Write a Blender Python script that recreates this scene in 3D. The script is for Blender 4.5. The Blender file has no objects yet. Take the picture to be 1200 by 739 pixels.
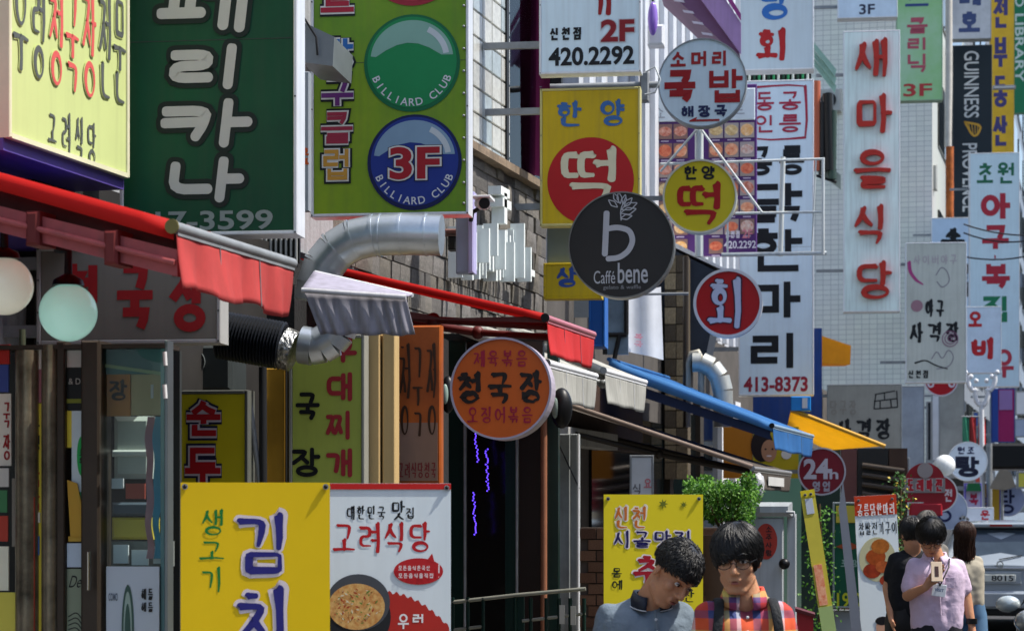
import bpy, bmesh, math, random
from mathutils import Vector, Matrix, noise
random.seed(7)
S = bpy.context.scene
COL = S.collection
# ---------------------------------------------------------------- camera
FPX = 2600.0                       # focal length in photo pixels (1200 wide)
YAW = math.atan(690.0 / FPX)
EYE = 1.75
cam_d = bpy.data.cameras.new('camera')
cam = bpy.data.objects.new('camera', cam_d); COL.objects.link(cam); S.camera = cam
cam.location = (0, 0, EYE); cam.rotation_euler = (math.pi/2, 0, YAW)
cam_d.sensor_width = 36; cam_d.sensor_fit = 'HORIZONTAL'; cam_d.lens = FPX/1200*36
cam_d.shift_y = 230.5/1200; cam_d.clip_end = 2000; cam_d.clip_start = .1
cam_d.dof.use_dof = True; cam_d.dof.focus_distance = 12.5; cam_d.dof.aperture_fstop = 6.3
# ---------------------------------------------------------------- world, sun, exposure
SUN_EL = math.radians(57); SUN_AZ = math.radians(8)     # azimuth from +X towards +Y
w = bpy.data.worlds.new('World'); S.world = w; w.use_nodes = True
nt = w.node_tree; bg = nt.nodes['Background']
sky = nt.nodes.new('ShaderNodeTexSky'); sky.sky_type = 'NISHITA'; sky.sun_disc = False
sky.sun_elevation = SUN_EL; sky.sun_rotation = math.pi/2 - SUN_AZ
sky.air_density = 1.0; sky.dust_density = 2.0; sky.ozone_density = 1.0
nt.links.new(sky.outputs[0], bg.inputs[0]); bg.inputs[1].default_value = 0.15
sl = bpy.data.lights.new('sun', 'SUN'); sl.energy = 3.7; sl.angle = math.radians(.53); sl.color = (1, .95, .87)
sun = bpy.data.objects.new('sun', sl); COL.objects.link(sun)
sv = Vector((math.cos(SUN_EL)*math.cos(SUN_AZ), math.cos(SUN_EL)*math.sin(SUN_AZ), math.sin(SUN_EL)))
sun.rotation_euler = sv.to_track_quat('Z', 'Y').to_euler(); sun.location = (20, 10, 30)
S.view_settings.view_transform = 'Standard'; S.view_settings.look = 'None'
S.view_settings.exposure = 0.68; S.view_settings.gamma = 1.0
# ---------------------------------------------------------------- pixel -> world
cA, sA = math.cos(YAW), math.sin(YAW)
RV = Vector((cA, sA, 0)); FV = Vector((-sA, cA, 0)); CAM = Vector((0, 0, EYE))
def ray(px, py): return FV + RV*((px-600)/FPX) + Vector((0, 0, (600-py)/FPX))
def at(px, py, d): return CAM + ray(px, py)*d
def atX(px, py, X):
    r = ray(px, py); return CAM + r*(X/r.x)
def atY(px, py, Y):
    r = ray(px, py); return CAM + r*(Y/r.y)
def zat(py, d): return EYE + (600-py)*d/FPX
def dX(px, X): return X/ray(px, 600).x       # camera depth of a pixel column on the plane x = X
# ---------------------------------------------------------------- materials
def lin(c):
    out = []
    for v in c:
        v = v/255.0
        out.append(v/12.92 if v <= .04045 else ((v+.055)/1.055)**2.4)
    return tuple(out)
MATS = {}
def M(name, rgb=(128,128,128), rough=.6, metal=0., var=.12, scale=3., bump=0., bscale=40., streak=0., trans=0., emit=0., alpha=None, rgb2=None, coat=0., spec=.28):
    if name in MATS: return MATS[name]
    m = bpy.data.materials.new(name); m.use_nodes = True; MATS[name] = m
    n = m.node_tree; L = n.links; p = n.nodes['Principled BSDF']
    base = lin(rgb); b2 = lin(rgb2) if rgb2 else tuple(v*(1-var*1.6) for v in base)
    tc = n.nodes.new('ShaderNodeTexCoord')
    no = n.nodes.new('ShaderNodeTexNoise'); no.inputs['Scale'].default_value = scale; no.inputs['Detail'].default_value = 6
    no.inputs['Roughness'].default_value = .65
    L.new(tc.outputs['Object'], no.inputs['Vector'])
    cr = n.nodes.new('ShaderNodeValToRGB'); cr.color_ramp.elements[0].position = .3; cr.color_ramp.elements[1].position = .7
    cr.color_ramp.elements[0].color = (*b2, 1); cr.color_ramp.elements[1].color = (*base, 1)
    L.new(no.outputs['Fac'], cr.inputs[0]); col = cr.outputs[0]
    if streak > 0:
        mp = n.nodes.new('ShaderNodeMapping'); mp.inputs['Scale'].default_value = (14, 14, .9)
        L.new(tc.outputs['Object'], mp.inputs[0])
        n2 = n.nodes.new('ShaderNodeTexNoise'); n2.inputs['Scale'].default_value = 1.6; n2.inputs['Detail'].default_value = 5
        L.new(mp.outputs[0], n2.inputs['Vector'])
        r2 = n.nodes.new('ShaderNodeValToRGB'); r2.color_ramp.elements[0].position = .45; r2.color_ramp.elements[1].position = .75
        r2.color_ramp.elements[0].color = (0,0,0,1); r2.color_ramp.elements[1].color = (streak,)*3+(1,)
        L.new(n2.outputs['Fac'], r2.inputs[0])
        mx = n.nodes.new('ShaderNodeMix'); mx.data_type = 'RGBA'; mx.inputs[7].default_value = (.09,.08,.065,1)
        L.new(r2.outputs[0], mx.inputs[0]); L.new(col, mx.inputs[6]); col = mx.outputs[2]
    L.new(col, p.inputs['Base Color'])
    p.inputs['Roughness'].default_value = rough; p.inputs['Metallic'].default_value = metal
    p.inputs['Specular IOR Level'].default_value = spec
    if coat: p.inputs['Coat Weight'].default_value = coat; p.inputs['Coat Roughness'].default_value = .08
    if bump > 0:
        nb = n.nodes.new('ShaderNodeTexNoise'); nb.inputs['Scale'].default_value = bscale; nb.inputs['Detail'].default_value = 4
        L.new(tc.outputs['Object'], nb.inputs['Vector'])
        bp = n.nodes.new('ShaderNodeBump'); bp.inputs['Strength'].default_value = bump; bp.inputs['Distance'].default_value = .02
        L.new(nb.outputs['Fac'], bp.inputs['Height']); L.new(bp.outputs[0], p.inputs['Normal'])
    if emit > 0:
        p.inputs['Emission Color'].default_value = (*base, 1); p.inputs['Emission Strength'].default_value = emit
    if alpha is not None: p.inputs['Alpha'].default_value = alpha
    if trans > 0:
        t = n.nodes.new('ShaderNodeBsdfTranslucent'); L.new(col, t.inputs[0])
        ms = n.nodes.new('ShaderNodeMixShader'); ms.inputs[0].default_value = trans
        L.new(p.outputs[0], ms.inputs[1]); L.new(t.outputs[0], ms.inputs[2])
        L.new(ms.outputs[0], n.nodes['Material Output'].inputs['Surface'])
    return m
def Mglass(name, rgb=(150,175,175), mix=.35, rough=.03):
    """thin pane: partly see-through, partly mirror"""
    if name in MATS: return MATS[name]
    m = bpy.data.materials.new(name); m.use_nodes = True; MATS[name] = m
    n = m.node_tree; L = n.links; n.nodes.remove(n.nodes['Principled BSDF'])
    t = n.nodes.new('ShaderNodeBsdfTransparent'); t.inputs[0].default_value = (*lin(rgb), 1)
    g = n.nodes.new('ShaderNodeBsdfGlossy'); g.inputs['Roughness'].default_value = rough; g.inputs[0].default_value = (.8,.85,.88,1)
    lw = n.nodes.new('ShaderNodeLayerWeight'); lw.inputs[0].default_value = mix
    ms = n.nodes.new('ShaderNodeMixShader'); L.new(lw.outputs['Fresnel'], ms.inputs[0])
    L.new(t.outputs[0], ms.inputs[1]); L.new(g.outputs[0], ms.inputs[2])
    L.new(ms.outputs[0], n.nodes['Material Output'].inputs['Surface'])
    return m
def C(hexname, **k):
    """plain print / paint colour by hex"""
    key = 'paint_' + hexname + ''.join(f'{a}{b}' for a, b in sorted(k.items()))
    rgb = tuple(int(hexname[i:i+2], 16) for i in (0, 2, 4))
    d = dict(rough=.45, var=.06, scale=5.); d.update(k)
    return M(key, rgb, **d)
# ---------------------------------------------------------------- mesh builder
class MB:
    def __init__(s): s.v = []; s.f = []; s.sm = []
    def add(s, vs, fs, smooth=False):
        o = len(s.v); s.v += [tuple(v) for v in vs]
        for f in fs: s.f.append(tuple(i+o for i in f)); s.sm.append(smooth)
        return s
    def box(s, x0, x1, y0, y1, z0, z1):
        vs = [(x, y, z) for z in (z0, z1) for y in (y0, y1) for x in (x0, x1)]
        return s.add(vs, [(0,2,3,1),(4,5,7,6),(0,1,5,4),(2,6,7,3),(0,4,6,2),(1,3,7,5)])
    def cbox(s, x0, x1, y0, y1, z0, z1, b=.006):
        """box with chamfered front (-y) edges"""
        b = min(b, (x1-x0)*.3, (z1-z0)*.3, (y1-y0)*.4)
        vs = [(x0,y1,z0),(x1,y1,z0),(x1,y1,z1),(x0,y1,z1), (x0,y0+b,z0),(x1,y0+b,z0),(x1,y0+b,z1),(x0,y0+b,z1),
              (x0+b,y0,z0+b),(x1-b,y0,z0+b),(x1-b,y0,z1-b),(x0+b,y0,z1-b)]
        return s.add(vs, [(3,2,1,0),(8,9,10,11),(4,5,9,8),(5,6,10,9),(6,7,11,10),(7,4,8,11),(0,1,5,4),(1,2,6,5),(2,3,7,6),(3,0,4,7)])
    def poly(s, pts, y0, y1=None):
        """polygon of (x,z) in the plane y=y0, extruded to y1"""
        n = len(pts)
        if y1 is None: return s.add([(p[0], y0, p[1]) for p in pts], [tuple(range(n))])
        vs = [(p[0], y0, p[1]) for p in pts] + [(p[0], y1, p[1]) for p in pts]
        return s.add(vs, [tuple(range(n)), tuple(range(2*n-1, n-1, -1))] + [(i, i+n, (i+1) % n+n, (i+1) % n) for i in range(n)])
    def disc(s, cx, cz, r, y0, y1=None, n=48, rz=None, a0=0, a1=2*math.pi):
        full = abs(a1-a0-2*math.pi) < 1e-6; rz = rz or r
        pts = [(cx+r*math.cos(a0+(a1-a0)*i/(n if full else n-1)), cz+rz*math.sin(a0+(a1-a0)*i/(n if full else n-1))) for i in range(n)]
        return s.poly(pts, y0, y1)
    def ring(s, cx, cz, r0, r1, y0, y1, n=48):
        vs = []
        for i in range(n):
            a = 2*math.pi*i/n; c, q = math.cos(a), math.sin(a)
            vs += [(cx+r0*c, y0, cz+r0*q), (cx+r1*c, y0, cz+r1*q), (cx+r1*c, y1, cz+r1*q), (cx+r0*c, y1, cz+r0*q)]
        fs = []
        for i in range(n):
            a, b = 4*i, 4*((i+1) % n)
            fs += [(a, a+1, b+1, b), (a+1, a+2, b+2, b+1), (a+2, a+3, b+3, b+2), (a+3, a, b, b+3)]
        return s.add(vs, fs)
    def tube(s, pts, r, n=12, caps=True, smooth=True):
        pts = [Vector(p) for p in pts]; rs = r if isinstance(r, (list, tuple)) else [r]*len(pts)
        t0 = (pts[1]-pts[0]).normalized(); up = Vector((0,0,1)) if abs(t0.z) < .9 else Vector((1,0,0))
        nrm = t0.cross(up).normalized(); vs = []; fs = []
        for i, p in enumerate(pts):
            t = (pts[min(i+1, len(pts)-1)]-pts[max(i-1, 0)]).normalized()
            nrm = (nrm - t*nrm.dot(t)).normalized(); b = t.cross(nrm)
            for k in range(n):
                a = 2*math.pi*k/n; vs.append(p+(nrm*math.cos(a)+b*math.sin(a))*rs[i])
        for i in range(len(pts)-1):
            for k in range(n):
                k2 = (k+1) % n; fs.append((i*n+k, i*n+k2, (i+1)*n+k2, (i+1)*n+k))
        s.add(vs, fs, smooth)
        if caps:
            o = len(vs); s.add(vs[:n], [tuple(range(n-1, -1, -1))]); s.add(vs[-n:], [tuple(range(n))])
        return s
    def ball(s, c, r, nu=16, nv=10, rot=None):
        """r: number or (rx, ry, rz)"""
        rr = r if isinstance(r, (tuple, list)) else (r, r, r); c = Vector(c); vs = []; fs = []
        for j in range(1, nv):
            th = math.pi*j/nv
            for i in range(nu):
                a = 2*math.pi*i/nu
                v = Vector((rr[0]*math.sin(th)*math.cos(a), rr[1]*math.sin(th)*math.sin(a), rr[2]*math.cos(th)))
                vs.append(c+(rot @ v if rot else v))
        tv = Vector((0,0,rr[2])); vs.append(c+(rot @ tv if rot else tv)); vs.append(c-(rot @ tv if rot else tv))
        for j in range(nv-2):
            for i in range(nu):
                i2 = (i+1) % nu; fs.append((j*nu+i, (j+1)*nu+i, (j+1)*nu+i2, j*nu+i2))
        T = len(vs)-2
        for i in range(nu):
            i2 = (i+1) % nu; fs.append((T, i, i2)); fs.append((T+1, (nv-2)*nu+i2, (nv-2)*nu+i))
        return s.add(vs, fs, True)
    def caps(s, a, b, ra, rb, n=14):
        """capsule with two radii"""
        a = Vector(a); b = Vector(b); s.ball(a, ra, n, 8); s.ball(b, rb, n, 8)
        if (b-a).length > 1e-5: s.tube([a, b], [ra, rb], n)
        return s
    def grid(s, P00, P10, P11, P01, nu, nv, fn=None, smooth=True):
        P00, P10, P11, P01 = map(Vector, (P00, P10, P11, P01)); vs = []
        for j in range(nv+1):
            for i in range(nu+1):
                u, v = i/nu, j/nv
                p = (P00*(1-u)+P10*u)*(1-v)+(P01*(1-u)+P11*u)*v
                if fn: p = p+Vector(fn(u, v))
                vs.append(p)
        fs = [(j*(nu+1)+i, j*(nu+1)+i+1, (j+1)*(nu+1)+i+1, (j+1)*(nu+1)+i) for j in range(nv) for i in range(nu)]
        return s.add(vs, fs, smooth)
    def mesh(s, name):
        me = bpy.data.meshes.new(name); me.from_pydata(s.v, [], s.f)
        me.polygons.foreach_set('use_smooth', s.sm); me.update(); return me
    def build(s, name, mat, parent=None, label=None, kind=None, mats=None):
        me = s.mesh(name)
        for m in (mats or [mat]): me.materials.append(m)
        o = bpy.data.objects.new(name, me); COL.objects.link(o)
        if parent: o.parent = parent
        if label: o['label'] = label
        if kind: o['kind'] = kind
        return o
def thing(name, label, cat, loc=(0,0,0), rotz=0, group=None, kind=None):
    o = bpy.data.objects.new(name, None); COL.objects.link(o); o.empty_display_size = .1
    o.location = loc; o.rotation_euler = (0, 0, rotz); o['label'] = label; o['category'] = cat
    if group: o['group'] = group
    return o
def tag(o, label, cat, group=None):
    o['label'] = label; o['category'] = cat
    if group: o['group'] = group
    return o
def structure(o): o['kind'] = 'structure'; return o
def solid(o, t):
    md = o.modifiers.new('solidify', 'SOLIDIFY'); md.thickness = t; md.offset = 0; return o
def bev(o, wd, seg=2):
    md = o.modifiers.new('bevel', 'BEVEL'); md.width = wd; md.segments = seg; md.limit_method = 'ANGLE'; md.angle_limit = math.radians(40); return o
def baked(name, mb, mods, mat, parent=None):
    """mesh of mb after modifiers"""
    me = mb.mesh(name); o = bpy.data.objects.new('tmp', me); COL.objects.link(o)
    for typ, kw in mods:
        md = o.modifiers.new('m', typ)
        for k, v in kw.items(): setattr(md, k, v)
    dg = bpy.context.evaluated_depsgraph_get(); dg.update()
    me2 = bpy.data.meshes.new_from_object(o.evaluated_get(dg)); me2.name = name
    bpy.data.objects.remove(o); bpy.data.meshes.remove(me)
    me2.materials.clear(); me2.materials.append(mat)
    me2.polygons.foreach_set('use_smooth', [True]*len(me2.polygons))
    o2 = bpy.data.objects.new(name, me2); COL.objects.link(o2)
    if parent: o2.parent = parent
    return o2
class Fr:
    """a thing whose local frame faces the street: maps photo pixels at its depth to local metres"""
    def __init__(s, name, label, cat, cx, cy, d, yaw=None, group=None):
        s.cx, s.cy, s.d = cx, cy, d; s.s = d/FPX; s.yaw = YAW*.5 if yaw is None else yaw
        s.k = s.s/math.cos(YAW-s.yaw)
        s.o = thing(name, label, cat, at(cx, cy, d), s.yaw, group)
    def x(s, px): return (px-s.cx)*s.k
    def z(s, py): return (s.cy-py)*s.s
    def p(s, px, py): return (s.x(px), s.z(py))
    def box(s, name, mat, x0, y0, x1, y1, f0, f1, ch=0., label=None, parent=None):
        mb = MB(); a = (s.x(x0), s.x(x1), f0, f1, s.z(y1), s.z(y0))
        (mb.cbox(*a, ch) if ch else mb.box(*a)); return mb.build(name, mat, parent or s.o, label)
    def poly(s, name, mat, pts, f0, f1=None, parent=None):
        return MB().poly([s.p(*q) for q in pts], f0, f1).build(name, mat, parent or s.o)
    def tube(s, name, mat, pts, r, parent=None, n=8):
        return MB().tube([(s.x(q[0]), (q[2] if len(q) > 2 else 0), s.z(q[1])) for q in pts], r, n).build(name, mat, parent or s.o)
# ---------------------------------------------------------------- Hangul drawn as strokes
def arc(cx, cy, rx, ry, n=20): return [(cx+rx*math.cos(math.pi/2+2*math.pi*i/n), cy+ry*math.sin(math.pi/2+2*math.pi*i/n)) for i in range(n)]
RING = ('o', arc(.5, .5, .44, .44))
CONS = {
 'ㄱ': [('l', [(.05,.88),(.88,.88),(.84,.45),(.72,.02)])],
 'ㄴ': [('l', [(.12,.98),(.12,.12),(.98,.12)])],
 'ㄷ': [('l', [(.95,.9),(.1,.9),(.1,.1),(.98,.1)])],
 'ㄹ': [('l', [(.08,.93),(.9,.93),(.9,.52),(.1,.52),(.1,.07),(.96,.07)])],
 'ㅁ': [('o', [(.1,.92),(.1,.08),(.9,.08),(.9,.92)])],
 'ㅂ': [('l', [(.1,.98),(.1,.08),(.9,.08),(.9,.98)]), ('l', [(.1,.52),(.9,.52)])],
 'ㅅ': [('l', [(.5,.98),(.42,.6),(.04,.05)]), ('l', [(.48,.6),(.7,.3),(.98,.08)])],
 'ㅇ': [RING],
 'ㅈ': [('l', [(.06,.92),(.9,.92),(.6,.5),(.04,.05)]), ('l', [(.56,.5),(.98,.08)])],
 'ㅊ': [('l', [(.35,1.0),(.65,1.0)]), ('l', [(.06,.76),(.9,.76),(.6,.42),(.04,.03)]), ('l', [(.56,.42),(.98,.05)])],
 'ㅋ': [('l', [(.05,.9),(.88,.9),(.84,.45),(.7,.02)]), ('l', [(.05,.5),(.84,.52)])],
 'ㅌ': [('l', [(.95,.93),(.1,.93),(.1,.07),(.98,.07)]), ('l', [(.1,.5),(.92,.5)])],
 'ㅍ': [('l', [(.04,.92),(.96,.92)]), ('l', [(.3,.92),(.3,.1)]), ('l', [(.7,.92),(.7,.1)]), ('l', [(.02,.1),(.98,.1)])],
 'ㅎ': [('l', [(.35,1.0),(.65,1.0)]), ('l', [(.06,.78),(.94,.78)]), ('o', arc(.5, .3, .33, .29))],
}
def dbl(c):
    out = []
    for dx in (0, .54):
        for t, p in CONS[c]: out.append((t, [(x*.46+dx, y) for x, y in p]))
    return out
for a, b in zip('ㄲㄸㅃㅆㅉ', 'ㄱㄷㅂㅅㅈ'): CONS[a] = dbl(b)
def pair(a, b):
    return [(t, [(x*.45, y) for x, y in p]) for t, p in CONS[a]] + [(t, [(x*.45+.55, y) for x, y in p]) for t, p in CONS[b]]
VL = list('ㅏㅐㅑㅒㅓㅔㅕㅖㅗㅘㅙㅚㅛㅜㅝㅞㅟㅠㅡㅢㅣ')
LL = list('ㄱㄲㄴㄷㄸㄹㅁㅂㅃㅅㅆㅇㅈㅉㅊㅋㅌㅍㅎ')
TL = ['', 'ㄱ','ㄲ','ㄱㅅ','ㄴ','ㄴㅈ','ㄴㅎ','ㄷ','ㄹ','ㄹㄱ','ㄹㅁ','ㄹㅂ','ㄹㅅ','ㄹㅌ','ㄹㅍ','ㄹㅎ','ㅁ','ㅂ','ㅂㅅ','ㅅ','ㅆ','ㅇ','ㅈ','ㅊ','ㅋ','ㅌ','ㅍ','ㅎ']
VERT = {'ㅏ': [[(.3,1),(.3,0)],[(.3,.52),(.98,.52)]], 'ㅑ': [[(.3,1),(.3,0)],[(.3,.65),(.98,.65)],[(.3,.38),(.98,.38)]],
 'ㅓ': [[(.75,1),(.75,0)],[(.0,.55),(.75,.55)]], 'ㅕ': [[(.75,1),(.75,0)],[(.0,.7),(.75,.7)],[(.0,.4),(.75,.4)]],
 'ㅣ': [[(.55,1),(.55,0)]], 'ㅐ': [[(.2,.96),(.2,.04)],[(.85,1),(.85,0)],[(.2,.52),(.85,.52)]],
 'ㅔ': [[(.45,.96),(.45,.04)],[(.92,1),(.92,0)],[(-.05,.55),(.45,.55)]],
 'ㅒ': [[(.2,.96),(.2,.04)],[(.85,1),(.85,0)],[(.2,.65),(.85,.65)],[(.2,.4),(.85,.4)]],
 'ㅖ': [[(.45,.96),(.45,.04)],[(.92,1),(.92,0)],[(-.05,.68),(.45,.68)],[(-.05,.42),(.45,.42)]]}
HORI = {'ㅗ': [[(0,.1),(1,.1)],[(.5,.95),(.5,.1)]], 'ㅛ': [[(0,.1),(1,.1)],[(.34,.95),(.34,.1)],[(.66,.95),(.66,.1)]],
 'ㅜ': [[(0,.75),(1,.75)],[(.5,.75),(.5,-.1)]], 'ㅠ': [[(0,.75),(1,.75)],[(.34,.75),(.3,-.1)],[(.66,.75),(.68,-.1)]], 'ㅡ': [[(0,.5),(1,.5)]]}
CMP = {'ㅘ':('ㅗ','ㅏ'),'ㅙ':('ㅗ','ㅐ'),'ㅚ':('ㅗ','ㅣ'),'ㅝ':('ㅜ','ㅓ'),'ㅞ':('ㅜ','ㅔ'),'ㅟ':('ㅜ','ㅣ'),'ㅢ':('ㅡ','ㅣ')}
def hangul(ch):
    """list of (type, points in the unit square, y up)"""
    if ch in CONS: return [(t, list(p)) for t, p in CONS[ch]]
    if ch in VERT: return [('l', p) for p in VERT[ch]]
    if ch in HORI: return [('l', p) for p in HORI[ch]]
    if ch == '·': return [('l', [(.45,.5),(.55,.5)])]
    if ch == '!': return [('l', [(.5,1),(.48,.35)]), ('l', [(.46,.06),(.48,.05)])]
    k = ord(ch)-0xAC00
    l, v, t = LL[k//588], VL[(k % 588)//28], TL[k % 28]
    out = []
    def put(strokes, x0, y0, x1, y1):
        for ty, p in strokes: out.append((ty, [(x0+(x1-x0)*x, y0+(y1-y0)*y) for x, y in p]))
    cl = CONS[l]; fin = t != ''
    if v in VERT:
        wide = v in 'ㅐㅔㅒㅖ'
        cx1 = .5 if wide else .58; vx0 = .58 if wide else .64
        if fin: put(cl, .02, .46, cx1, .97); put([('l', p) for p in VERT[v]], vx0, .42, 1., 1.)
        else: put(cl, .02, .16, cx1, .9); put([('l', p) for p in VERT[v]], vx0, 0, 1., 1.)
    elif v in HORI:
        if fin: put(cl, .16, .64, .84, 1.); put([('l', p) for p in HORI[v]], 0, .36, 1, .58)
        else: put(cl, .14, .46, .86, 1.); put([('l', p) for p in HORI[v]], 0, .04, 1, .44)
    else:
        h, u = CMP[v]
        wide = u in 'ㅐㅔ'; xr = .6 if wide else .68
        if fin: put(cl, .06, .68, .56, 1.); put([('l', p) for p in HORI[h]], 0, .42, xr-.04, .62); put([('l', p) for p in VERT[u]], xr, .38, 1, 1)
        else: put(cl, .06, .5, .56, .98); put([('l', p) for p in HORI[h]], 0, .1, xr-.04, .42); put([('l', p) for p in VERT[u]], xr, 0, 1, 1)
    if fin:
        f = CONS[t] if len(t) == 1 else pair(t[0], t[1])
        if v in VERT: put(f, .16, .0, .94, .34)
        else: put(f, .14, .0, .88, .28)
    return out
def chaikin(p, closed=False, n=2, t=.22):
    for _ in range(n):
        q = []
        m = len(p)
        for i in range(m if closed else m-1):
            a, b = p[i], p[(i+1) % m]
            q += [(a[0]*(1-t)+b[0]*t, a[1]*(1-t)+b[1]*t), (a[0]*t+b[0]*(1-t), a[1]*t+b[1]*(1-t))]
        p = q if closed else [p[0]]+q+[p[-1]]
    return p
def ribbon(mb, pts, w, style, off, seed=0, depth=0, closed=False):
    """flat stroke in the x-z plane at y=-off; w in metres; round/brush/gothic ends"""
    rnd = random.Random(seed)
    pts = [Vector((p[0], p[1])) for p in pts]
    if style in ('brush', 'round') and (len(pts) > 2) and not (closed and len(pts) > 8):
        pts = [Vector(q) for q in chaikin([tuple(p) for p in pts], closed, 2, .1 if closed else .22)]
    if style == 'brush' and not closed and len(pts) == 2:
        a, b = pts; mid = (a+b)/2; nn = Vector((-(b-a).y, (b-a).x))
        pts = [a, (a*2+b)/3+nn*.02, (a+b*2)/3+nn*.03, b]
    n = len(pts)
    if style == 'gothic' and not closed:
        d0 = (pts[0]-pts[1]).normalized()*w*.12; d1 = (pts[-1]-pts[-2]).normalized()*w*.12
        pts[0] = pts[0]+d0; pts[-1] = pts[-1]+d1
    wd = [w]*n
    if style == 'brush':
        L = 0; acc = [0]
        for i in range(1, n): L += (pts[i]-pts[i-1]).length; acc.append(L)
        L = L or 1; e = rnd.uniform(.55, 1.0); st = rnd.uniform(1.0, 1.3)
        if closed: wd = [w*(.8+.3*math.sin(2*math.pi*i/n+.8)) for i in range(n)]
        else:
            diag = abs((pts[-1]-pts[0]).normalized().x) ; e = e*(.55 if (.25 < diag < .92 and pts[-1].y < pts[0].y) else 1.)
            for i, t in enumerate(a/L for a in acc):
                dv = (pts[min(i+1, n-1)]-pts[max(i-1, 0)]).normalized(); nib = .80+.26*abs(dv.y)
                wd[i] = w*nib*((st if t < .5 else e)*abs(2*t-1)**2.2 + .86*(1-abs(2*t-1)**2.2)+rnd.uniform(-.04,.04))
    cs = []      # cross sections (centre, normal*halfwidth)
    for i in range(n):
        if closed: a, b = pts[i-1], pts[(i+1) % n]
        else: a, b = pts[max(i-1, 0)], pts[min(i+1, n-1)]
        p = pts[i]; t1 = (p-a) if (p-a).length > 1e-9 else (b-p); t2 = (b-p) if (b-p).length > 1e-9 else (p-a)
        t1 = t1.normalized(); t2 = t2.normalized(); t = (t1+t2)
        t = t.normalized() if t.length > 1e-6 else t1
        nn = Vector((-t.y, t.x)); c = max(.45, nn.dot(Vector((-t1.y, t1.x))))
        cs.append((p, nn*(wd[i]/2/c)))
    if not closed and style in ('brush', 'round'):
        k = 5; t = (pts[0]-pts[1]).normalized(); r = wd[0]/2; nn = cs[0][1].normalized()
        bl = .5 if style == 'brush' else .95; sk = t*r*.45 if style == 'brush' else t*0
        head = [(pts[0]+t*r*math.sin(math.pi/2*j/k)*bl, nn*r*max(.12, math.cos(math.pi/2*j/k)**.6)+sk*(j/k)) for j in range(k, 0, -1)]
        t = (pts[-1]-pts[-2]).normalized(); r = wd[-1]/2; nn = cs[-1][1].normalized()
        tail = [(pts[-1]+t*r*math.sin(math.pi/2*j/k)*(.7 if style == 'brush' else .95), nn*r*max(.12, math.cos(math.pi/2*j/k))) for j in range(1, k+1)]
        cs = head+cs+tail
    m = len(cs); vs = []
    for p, h in cs:
        vs += [(p.x+h.x, -off, p.y+h.y), (p.x-h.x, -off, p.y-h.y)]
    fs = []
    for i in range(m if closed else m-1):
        j = (i+1) % m; fs.append((2*i+1, 2*j+1, 2*j, 2*i))
    if depth:
        o = len(vs); vs += [(x, y+depth, z) for x, y, z in vs[:]]
        for i in range(m if closed else m-1):
            j = (i+1) % m; fs += [(2*i, 2*j, 2*j+o, 2*i+o), (2*j+1, 2*i+1, 2*i+1+o, 2*j+1+o)]
        if not closed: fs += [(0, 1+0, 1+o, o)[::-1], (2*m-2, 2*m-1, 2*m-1+o, 2*m-2+o)]
    mb.add(vs, fs)
def layout(text, box, vert=False, gap=.16):
    """unit cells -> [(char, x0, z0, x1, z1)] inside box=(x0,ztop,x1,zbot) metres"""
    x0, zt, x1, zb = box; n = sum(.45 if c == ' ' else 1 for c in text)
    out = []; pos = 0
    for c in text:
        wc = .45 if c == ' ' else 1
        if c != ' ':
            a, b = (pos)/n, (pos+wc)/n; g = gap/n/2 if n > 1 else 0
            if vert: out.append((c, x0, zt+(zb-zt)*(b-g), x1, zt+(zb-zt)*(a+g)))
            else: out.append((c, x0+(x1-x0)*(a+g), zb, x0+(x1-x0)*(b-g), zt))
        pos += wc
    return out
def write(parent, text, box, w, mat, style='gothic', vert=False, outs=(), off=.004, slant=0., gap=.16, depth=0, name='lettering', split=False, seed=1, jit=0.):
    """Hangul text in parent's x-z plane; outs = ((extra width, material), ...) from outer to inner"""
    cells = layout(text, box, vert, gap); passes = [(e, m) for e, m in outs] + [(0, mat)]
    for k, (e, m) in enumerate(passes):
        mb = MB(); q = 0
        for ci, (c, x0, z0, x1, z1) in enumerate(cells):
            rnd = random.Random(seed*31+ci)
            if split: mb = MB()
            for ty, pts in hangul(c):
                pp = []
                for x, y in pts:
                    if jit: x += rnd.uniform(-jit, jit); y += rnd.uniform(-jit, jit)
                    ww = w*.5; X = x0+ww+(x1-x0-w)*x; Z = z0+ww+(z1-z0-w)*y
                    X += (Z-(z0+z1)/2)*slant; pp.append((X, Z))
                q += 1
                ribbon(mb, pp, w+2*e, style, off+k*.0022+(q % 7)*.00025, seed*100+q, depth, ty == 'o')
            if split and mb.v: mb.build(name if not (e) else name+'_outline', m, parent)
        if not split and mb.v: mb.build(name if k == len(passes)-1 else name+'_outline', m, parent)
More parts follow.
